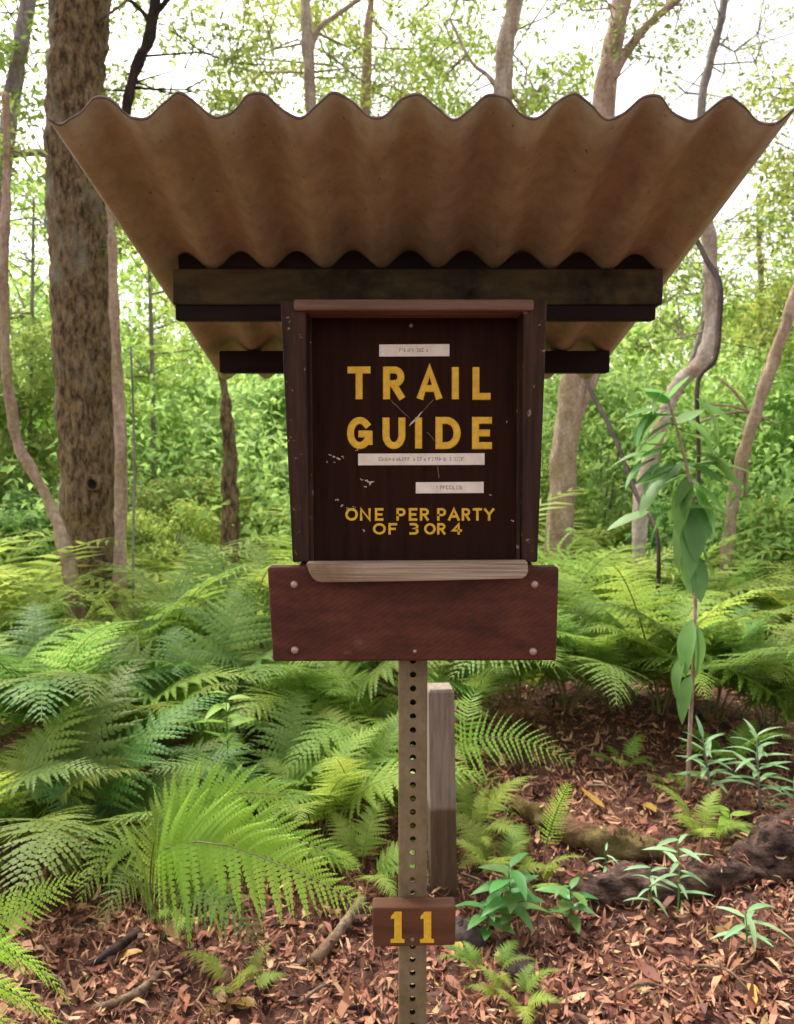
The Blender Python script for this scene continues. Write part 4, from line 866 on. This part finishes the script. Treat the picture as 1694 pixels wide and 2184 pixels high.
bigt = tree('big tree with a mottled dark brown trunk and a hollow knot', 6.6, [(195, 1260, 118), (190, 1000, 116), (178, 700, 122), (168, 450, 116), (158, 280, 106), (165, 120, 108), (172, 0, 112)], 'bark', 9, (), [(-100, 420, -420, -60, 26, .4, -1, 1.5)], 'crown', .085, 55, seg=36, rough=.02, grp=GT, amp=.03, rings=22)
knot(bigt, 197, 1032, 6.345, .042, 1.3); knot(bigt, 140, 165, 6.40, .04, 1.1)
tree('thin pale trunk hugging the big mottled trunk', 6.3, [(255, 1250, 26), (258, 1000, 24), (247, 720, 20), (238, 480, 17), (228, 250, 12)], 'bark_pink', 0, (), [(215, 330, 420, 560, 5, .16, -.1, .5)], 'crown', .06, 30, seg=9, rough=.06, grp=GT)
tree('pale curved stem bending into the base of the big mottled trunk', 6.1, [(160, 1290, 36), (140, 1180, 30), (105, 1070, 22), (45, 960, 22), (22, 860, 20), (12, 740, 18), (8, 560, 17), (14, 380, 15), (12, 200, 13)], 'bark_pink', 0, (), [(-70, 90, 160, 420, 12, .22, -.2, .8)], 'crown', .07, 40, seg=9, rough=.07, grp=GT)
tree('dark crooked tree trunk rising just beyond the big mottled trunk', 8.5, [(190, 1000, 22), (200, 700, 22), (232, 430, 21), (266, 250, 20), (285, 160, 20), (318, 80, 22), (332, 0, 20)], 'bark_dark', 9, [[(325, 60, 12), (300, 20, 9), (250, -10, 8), (190, 30, 6)], [(330, 30, 12), (380, -20, 10), (450, -30, 8)]], [(180, 560, 10, 250, 36, .33, .2, 1.9), (150, 520, -200, 20, 14, .4, -.6, 1.5)], 'crown', .085, 62, seg=9, rough=.07, grp=GT)
tree('dim leaning trunk at the picture edge beyond the curved stem', 8.0, [(-30, 1000, 40), (-14, 700, 36), (0, 420, 34), (28, 200, 30), (60, 0, 28)], 'bark_grey', 9, [[(20, 330, 14), (70, 325, 16), (130, 330, 18)]], [(-60, 140, 40, 330, 18, .3, -.4, 1.2), (-80, 200, -250, 30, 12, .4, -.5, 1.2)], 'crown', .09, 65, seg=9, grp=GT)
tree('slim pale tree with an upward fork, over the roof', 9.5, [(668, 1000, 26), (666, 500, 25), (664, 240, 23), (656, 90, 23), (652, 0, 20)], 'bark_pale', 10, [[(662, 110, 13), (680, 60, 11), (720, 30, 10), (790, -20, 8)]], [(430, 900, -10, 250, 44, .38, .3, 2.6), (420, 900, -280, 0, 20, .45, -1, 2)], 'crown_y', .09, 66, seg=9, grp=GT)
tree('slender dark pinkish trunk between two pale trees above the roof', 11.0, [(792, 1000, 26), (785, 500, 24), (780, 240, 22), (784, 90, 18), (790, 0, 14)], 'bark_pink', 10, (), [(690, 1010, 20, 270, 30, .40, .3, 2.4), (640, 1000, -250, 20, 14, .45, -.5, 1.6)], 'crown', .095, 62, seg=9, grp=GT)
tree('straight pale trunk above the middle of the roof', 9.0, [(1060, 1000, 42), (1066, 500, 40), (1072, 210, 37), (1080, 90, 36), (1098, 0, 32)], 'bark_pale', 10, [[(1070, 200, 14), (1040, 160, 9), (1005, 130, 7), (960, 40, 6)], [(1080, 190, 12), (1105, 215, 8), (1130, 260, 6)]], [(900, 1130, 20, 250, 26, .36, .25, 2.2), (1110, 1290, 60, 240, 14, .28, -.2, 1.6), (900, 1300, -260, 0, 16, .42, -.8, 1.6)], 'crown_y', .085, 60, seg=11, grp=GT)
tree('pale pinkish forked tree rising beside the box with a long slanting limb above the roof', 7.4, [(1192, 1170, 54), (1202, 1000, 56), (1214, 880, 52), (1232, 760, 50), (1262, 500, 50), (1288, 230, 46), (1302, 120, 41), (1328, 0, 36)], 'bark_pink', 9.5, [[(1300, 180, 24), (1330, 120, 20), (1380, 55, 17), (1450, -5, 14)], [(1216, 930, 26), (1243, 865, 22), (1275, 790, 20), (1330, 650, 16), (1400, 440, 12)]], [(1310, 1480, -10, 130, 13, .22, -.5, 1.4), (1180, 1330, -120, 60, 8, .25, -.5, 1.2), (1300, 1600, -260, -20, 14, .4, -.6, 1.6)], 'crown', .06, 42, seg=12, grp=GT)
tree('thin bluish grey leaning trunk above the roof corner', 9.8, [(1400, 1000, 18), (1500, 700, 18), (1510, 500, 18), (1497, 235, 18), (1515, 130, 17), (1546, 0, 14)], 'bark_grey', 10, (), [(1400, 1640, 60, 240, 15, .28, .1, 1.6), (1620, 1760, 0, 120, 7, .3, -.3, 1), (1450, 1750, -260, -10, 12, .42, -.5, 1.4)], 'crown', .06, 40, seg=8, grp=GT)
tree('leafy tree filling the view past the roof corner', 9.0, [(1820, 1100, 40), (1800, 700, 36), (1770, 400, 30), (1740, 200, 20)], 'bark_grey', 5.5, (), [(1600, 1840, 160, 420, 34, .42, -.6, 2), (1560, 1860, 400, 760, 34, .42, -.4, 2)], 'crown_y', .085, 70, grp=GT)
tree('bushy tree filling the gap below the roof corner', 10.5, [(1640, 1150, 18), (1632, 900, 16), (1625, 640, 14), (1618, 470, 9)], 'bark_grey', 0, (), [(1400, 1700, 430, 800, 44, .42, -.6, 2)], 'crown', .08, 60, grp=GT)
tree('leafy young tree showing between big trunk and roof edge', 9.6, [(330, 1100, 10), (325, 800, 9), (318, 560, 7), (312, 460, 5)], 'bark_grey', 0, (), [(235, 480, 450, 800, 34, .38, -.5, 2)], 'crown_y', .08, 58, grp=GT)
tree('leafy young tree beyond the curved stem at the picture edge', 9.2, [(60, 1150, 10), (66, 800, 9), (70, 560, 7), (72, 420, 5)], 'bark_grey', 0, (), [(-80, 140, 360, 820, 36, .36, -.5, 2)], 'crown', .075, 58, grp=GT)
tree('twisted pale tree winding down behind the drooping sapling', 6.4, [(1362, 1175, 26), (1370, 1060, 34), (1392, 960, 28), (1420, 880, 30), (1452, 815, 30), (1500, 765, 31), (1519, 690, 31), (1518, 600, 28), (1512, 500, 26), (1480, 330, 24)], 'bark_pale', 0, (), [(1360, 1560, 560, 760, 10, .2, .3, 1)], 'crown', .07, 36, seg=11, rough=.07, grp=GT)
tree('thin leaning trunk slanting up to the picture edge', 7.4, [(1555, 1130, 22), (1575, 1010, 24), (1612, 880, 24), (1660, 740, 22), (1700, 620, 20), (1760, 450, 16)], 'bark_pink', 6, [[(1612, 880, 10), (1595, 960, 9), (1590, 1060, 8)]], [(1640, 1800, 380, 620, 8, .25, -.2, .8)], 'crown_y', .07, 36, seg=9, rough=.07, grp=GT)
tree('short brown broken trunk seen under the low end of the roof', 7.2, [(492, 1110, 34), (490, 1000, 29), (484, 900, 24), (478, 830, 14), (470, 780, 9), (430, 730, 6)], 'bark', 0, (), (), name='tree', seg=16, rough=.05, grp=GT, amp=.03, rings=12)
tree('thin dark stem slanting down from the roof corner', 4.6, [(1405, 1165, 9), (1360, 1060, 9), (1310, 930, 9), (1262, 835, 9), (1220, 740, 9)], 'bark_dark', 0, (), (), dY=2.45, name='bare_stem', seg=7, rough=.05, grp='bare thin stems', cat='stem')
tree('hair-thin upright stem between the thin pale trunk and the roof', 6.0, [(284, 1180, 5), (287, 1000, 5), (283, 840, 4.5), (279, 740, 4)], 'bark_grey', 0, (), (), name='bare_stem', seg=6, rough=.03, grp='bare thin stems', cat='stem')
tree('black kinked vine hanging past the twisted pale trunk', 4.9, [(1488, 1150, 8), (1490, 960, 9), (1489, 815, 10), (1525, 765, 12), (1534, 690, 13), (1535, 605, 12), (1508, 555, 11), (1488, 515, 10), (1440, 430, 9)], 'bark_dark', 0, (), (), dY=1.35, name='vine', seg=8, rough=.06, cat='vine')
# tangle of dead branches low beside the leaning trunk
for i, (a, b2, lb) in enumerate((((1500, 860), (1660, 905), 'dead branch lying level among the tangle beside the leaning trunk'), ((1530, 800), (1625, 920), 'dead reddish branch sloping through the tangle beside the leaning trunk'), ((1480, 905), (1620, 880), 'dead branch crossing low in the tangle beside the leaning trunk'))):
    log('dead_branch', lb, 'branch', [P(*a, 7.8), P((a[0] + b2[0]) / 2, (a[1] + b2[1]) / 2 - 12, 7.7), P(*b2, 7.9)], [.010, .016, .008], M['bark_pink'], 7, .12, 'tangle of dead branches')

# ------------------------------------------------------------------ broad-leaved plants, each leaf a part
def big_leaf(L, W, fold, curl, mat, name='leaf'):
    V = []; F = []; T = []; n = 7
    for i in range(n + 1):
        t_ = i / n; w_ = W * .5 * math.sin(math.pi * t_ ** .8) ** .8 * (1 - .15 * t_) if 0 < i < n else (0.002 if i == 0 else 0); y = L * t_ * (1 - .12 * curl * t_); z = -curl * L * t_ * t_ * .5
        for s in (-1, 0, 1): V.append((s * w_, y, z + abs(s) * fold * w_ + (.04 * w_ * math.sin(i * 2.3) if s else 0))); T.append(.35 + .3 * random.random())
    for i in range(n):
        for k in range(2): a = i * 3 + k; F.append((a, a + 1, a + 4, a + 3))
    return mesh(name, V, F, M[mat], True, T)
def orient(p, d, up=Vector((0, 0, 1)), s=1., roll=0.):
    d = d.normalized(); x = d.cross(up); x = x.normalized() if x.length > .05 else Vector((1, 0, 0)); z = x.cross(d)
    m_ = Matrix((x, d, z)).transposed().to_4x4(); return Matrix.Translation(p) @ m_ @ Matrix.Rotation(roll, 4, 'Y') @ Matrix.Scale(s, 4)
LV = {k: [big_leaf(1, w_, f_, c_, k) for w_, f_, c_ in ((.36, .25, .5), (.32, .4, .8), (.40, .15, .25))] for k in ('sapling', 'herb', 'fern_bright')}
LV['whorl'] = [big_leaf(1, w_, .3, c_, 'whorl') for w_, c_ in ((.17, .7), (.15, 1.0), (.19, .35))]
LV['yellow_leaf'] = [big_leaf(1, .34, .3, c_, 'yellow_leaf') for c_ in (-.4, .5, .9)]
def plant(name, label, stem, rad, leaves, kind, stem_mat='twig', grp=None, cat='plant'):
    """stem: list of points; leaves: (px, py, angle on the picture deg (0 = +x, 90 = up), towards-viewer, length)"""
    base = Vector(stem[0]); o = thing(name, label, cat, base, grp); mb = MB(); C = catmull(stem, 5)
    tube(mb, C, np.linspace(rad, rad * .45, len(C)), 6, .04); mb.build('stem', M[stem_mat], o, True)
    for (p, d, L, roll) in leaves:
        if kind == 'sapling': L *= 1.1
        link('leaf', random.choice(LV[kind]), o, mat=orient(Vector(p) - base, d, s=L, roll=roll))
    return o
def pl(px, py, ang, dy, L, Y, roll=0.): return (P(px, py, Y), Vector((math.cos(R(ang)), dy, math.sin(R(ang)))), L, roll)
YS = 3.45
sap = [G(1467, 1705)]; YS = sap[0].y
sap += [P(1472, 1560, YS), P(1480, 1400, YS), P(1484, 1240, YS), P(1482, 1100, YS), P(1462, 980, YS - .05), P(1440, 900, YS - .05), P(1425, 850, YS)]
lv = [pl(1425, 850, 60, -.5, .12, YS), pl(1430, 860, 150, -.3, .16, YS), pl(1440, 900, 200, .2, .20, YS), pl(1445, 920, -10, .2, .18, YS), pl(1450, 950, 190, -.4, .22, YS), pl(1460, 975, 10, -.5, .17, YS), pl(1462, 985, 215, -.2, .25, YS),
      pl(1465, 1000, 20, -.2, .24, YS), pl(1470, 1020, 245, -.4, .24, YS), pl(1478, 1050, -55, -.4, .20, YS), pl(1482, 1080, 235, -.1, .27, YS), pl(1484, 1070, 260, -.6, .25, YS), pl(1486, 1040, -62, .1, .22, YS), pl(1482, 1100, 250, -.7, .26, YS),
      pl(1486, 1130, -70, -.2, .16, YS), pl(1480, 1150, 255, -.3, .22, YS), pl(1483, 1180, 268, -.6, .2, YS), pl(1490, 1160, -58, -.1, .15, YS), pl(1460, 960, 165, .2, .2, YS), pl(1470, 1000, 5, .5, .22, YS), pl(1445, 890, 170, .1, .22, YS), pl(1430, 870, 185, -.1, .2, YS), pl(1470, 1010, 205, .3, .24, YS)]
lv += [pl(1428 + 12 * k, 862 + 42 * k, (150, 30, 200, -20, 225, -40, 240, -60)[k % 8], (-.5, .3, -.2, -.6)[k % 4], .16, YS, .4) for k in range(5)]
lv += [pl(1484, 1010 + 22 * k, (215, -40, 238, -60, 250, -75)[k % 6], (-.7, -.2, .3)[k % 3], .17, YS, -.3) for k in range(5)]
rq = random.Random(5)
for k in range(24):
    py_ = rq.uniform(830, 1090); sd_ = rq.choice((-1, -1, 1)); lv.append(pl(1445 + sd_ * rq.uniform(5, 60), py_, (200 if sd_ < 0 else -20) + rq.uniform(-35, 35), rq.uniform(-.6, .4), rq.uniform(.13, .21), YS + rq.uniform(-.08, .08), rq.uniform(-.5, .5)))
o = plant('sapling', 'slender sapling with big drooping dark green leaves beside the vine', sap, .011, lv, 'sapling', 'bark_pink')
for (px, py, ang, L) in ((1478, 1320, 250, .26), (1482, 1330, -80, .24), (1475, 1440, 245, .22), (1460, 1400, 240, .2)):
    p_, d_, l_, r_ = pl(px, py, ang, -.25, L, YS); link('leaf', random.choice(LV['herb']), o, mat=orient(p_ - o.location, d_, s=l_))
def whorled(label, gx, gy, top, tx, n, L, grp='pale narrow-leaved plants'):
    b_ = G(gx, gy); Y = b_.y; stem = [b_, P((gx + tx) / 2, (gy + top) / 2, Y), P(tx, top, Y)]; lv = []
    for i in range(n):
        q = .28 + .72 * i / (n - 1); x = gx + (tx - gx) * q; y = gy + (top - gy) * q; a = i * 2.4; sd_ = math.cos(a)
        lv.append((P(x, y, Y), Vector((math.cos(a), math.sin(a) * .7 - .15, .35 + .5 * (q > .85))), L * (1.1 - .45 * q), 0))
    return plant('leafy_plant', label, stem, .007, lv, 'whorl', 'bark_grey', grp)
whorled('pale blue-green narrow-leaved plant close against the sapling stem', 1520, 1712, 1575, 1500, 20, .17)
whorled('pale yellow-green narrow-leaved plant above the thick log end', 1622, 1730, 1570, 1614, 22, .19)
whorled('pale narrow-leaved plant cut by the picture edge over the log', 1700, 1760, 1680, 1696, 14, .15)
def herb(label, gx, gy, top, n, L, kind='herb'):
    b_ = G(gx, gy); Y = b_.y; stem = [b_, P(gx + 4, (gy + top) / 2, Y), P(gx, top, Y)]; lv = []
    for i in range(n):
        q = .35 + .65 * i / (n - 1); a = i * 2.4 + gx; lv.append((P(gx + 3, gy + (top - gy) * q, Y), Vector((math.cos(a), math.sin(a) * .8 - .2, .25)), L * random.uniform(.7, 1.15), random.uniform(-.3, .3)))
    return plant('herb', label, stem, .004, lv, kind, 'herb', 'low herbs in the litter')
herb('dense leafy herb between the timber post and the log', 1085, 2000, 1850, 18, .13); herb('leafy herb growing over the middle of the dark log', 1445, 1965, 1790, 13, .11, 'whorl')
herb('leafy herb hiding the near end of the dark log', 1215, 1990, 1890, 12, .11); herb('small pale herb leaning on the dark log beside the leafy one', 1385, 1960, 1850, 9, .09, 'whorl')
herb('small leafy herb in front of the thick log end', 1590, 2030, 1945, 9, .13, 'whorl'); herb('tiny pale herb sprouting from the curved root', 1290, 1880, 1815, 6, .07, 'whorl')
herb('small glossy herb just behind the number block', 1035, 2000, 1930, 10, .11); herb('small herb on the litter bed above the curved root', 1555, 1790, 1730, 6, .11, 'fern_bright')
herb('leafy seedling standing in the dark gap among the ferns', 482, 1760, 1480, 16, .14, 'fern_bright')
herb('broad-leaved plant at the picture edge beside the pale curved stem', 30, 1300, 1080, 12, .5, 'sapling')
for lb, px, py, L, yaw in (('yellow fallen leaf beside the number block', 985, 2052, .10, .3), ('golden fallen leaf standing up in the litter below the small dark fern', 545, 2165, .11, 1.2), ('yellow fallen leaf alone on the open litter', 1600, 2115, .09, 2.9), ('curled yellow leaf under the hanging tips of the large frond', 305, 2045, .10, 2.0), ('pale curled leaf on the raised litter bed', 1290, 1735, .12, .8), ('large yellow-brown curled leaf on the raised litter bed', 1400, 1745, .15, .4)):
    p = G(px, py); o = thing('fallen_leaf', lb, 'leaf', (p.x, p.y, p.z + .025), 'yellow leaves on the litter'); link('blade', LV['yellow_leaf'][int(px) % 3], o, mat=Matrix.Rotation(yaw, 4, 'Z') @ Matrix.Rotation(.25, 4, 'X') @ Matrix.Scale(L, 4))
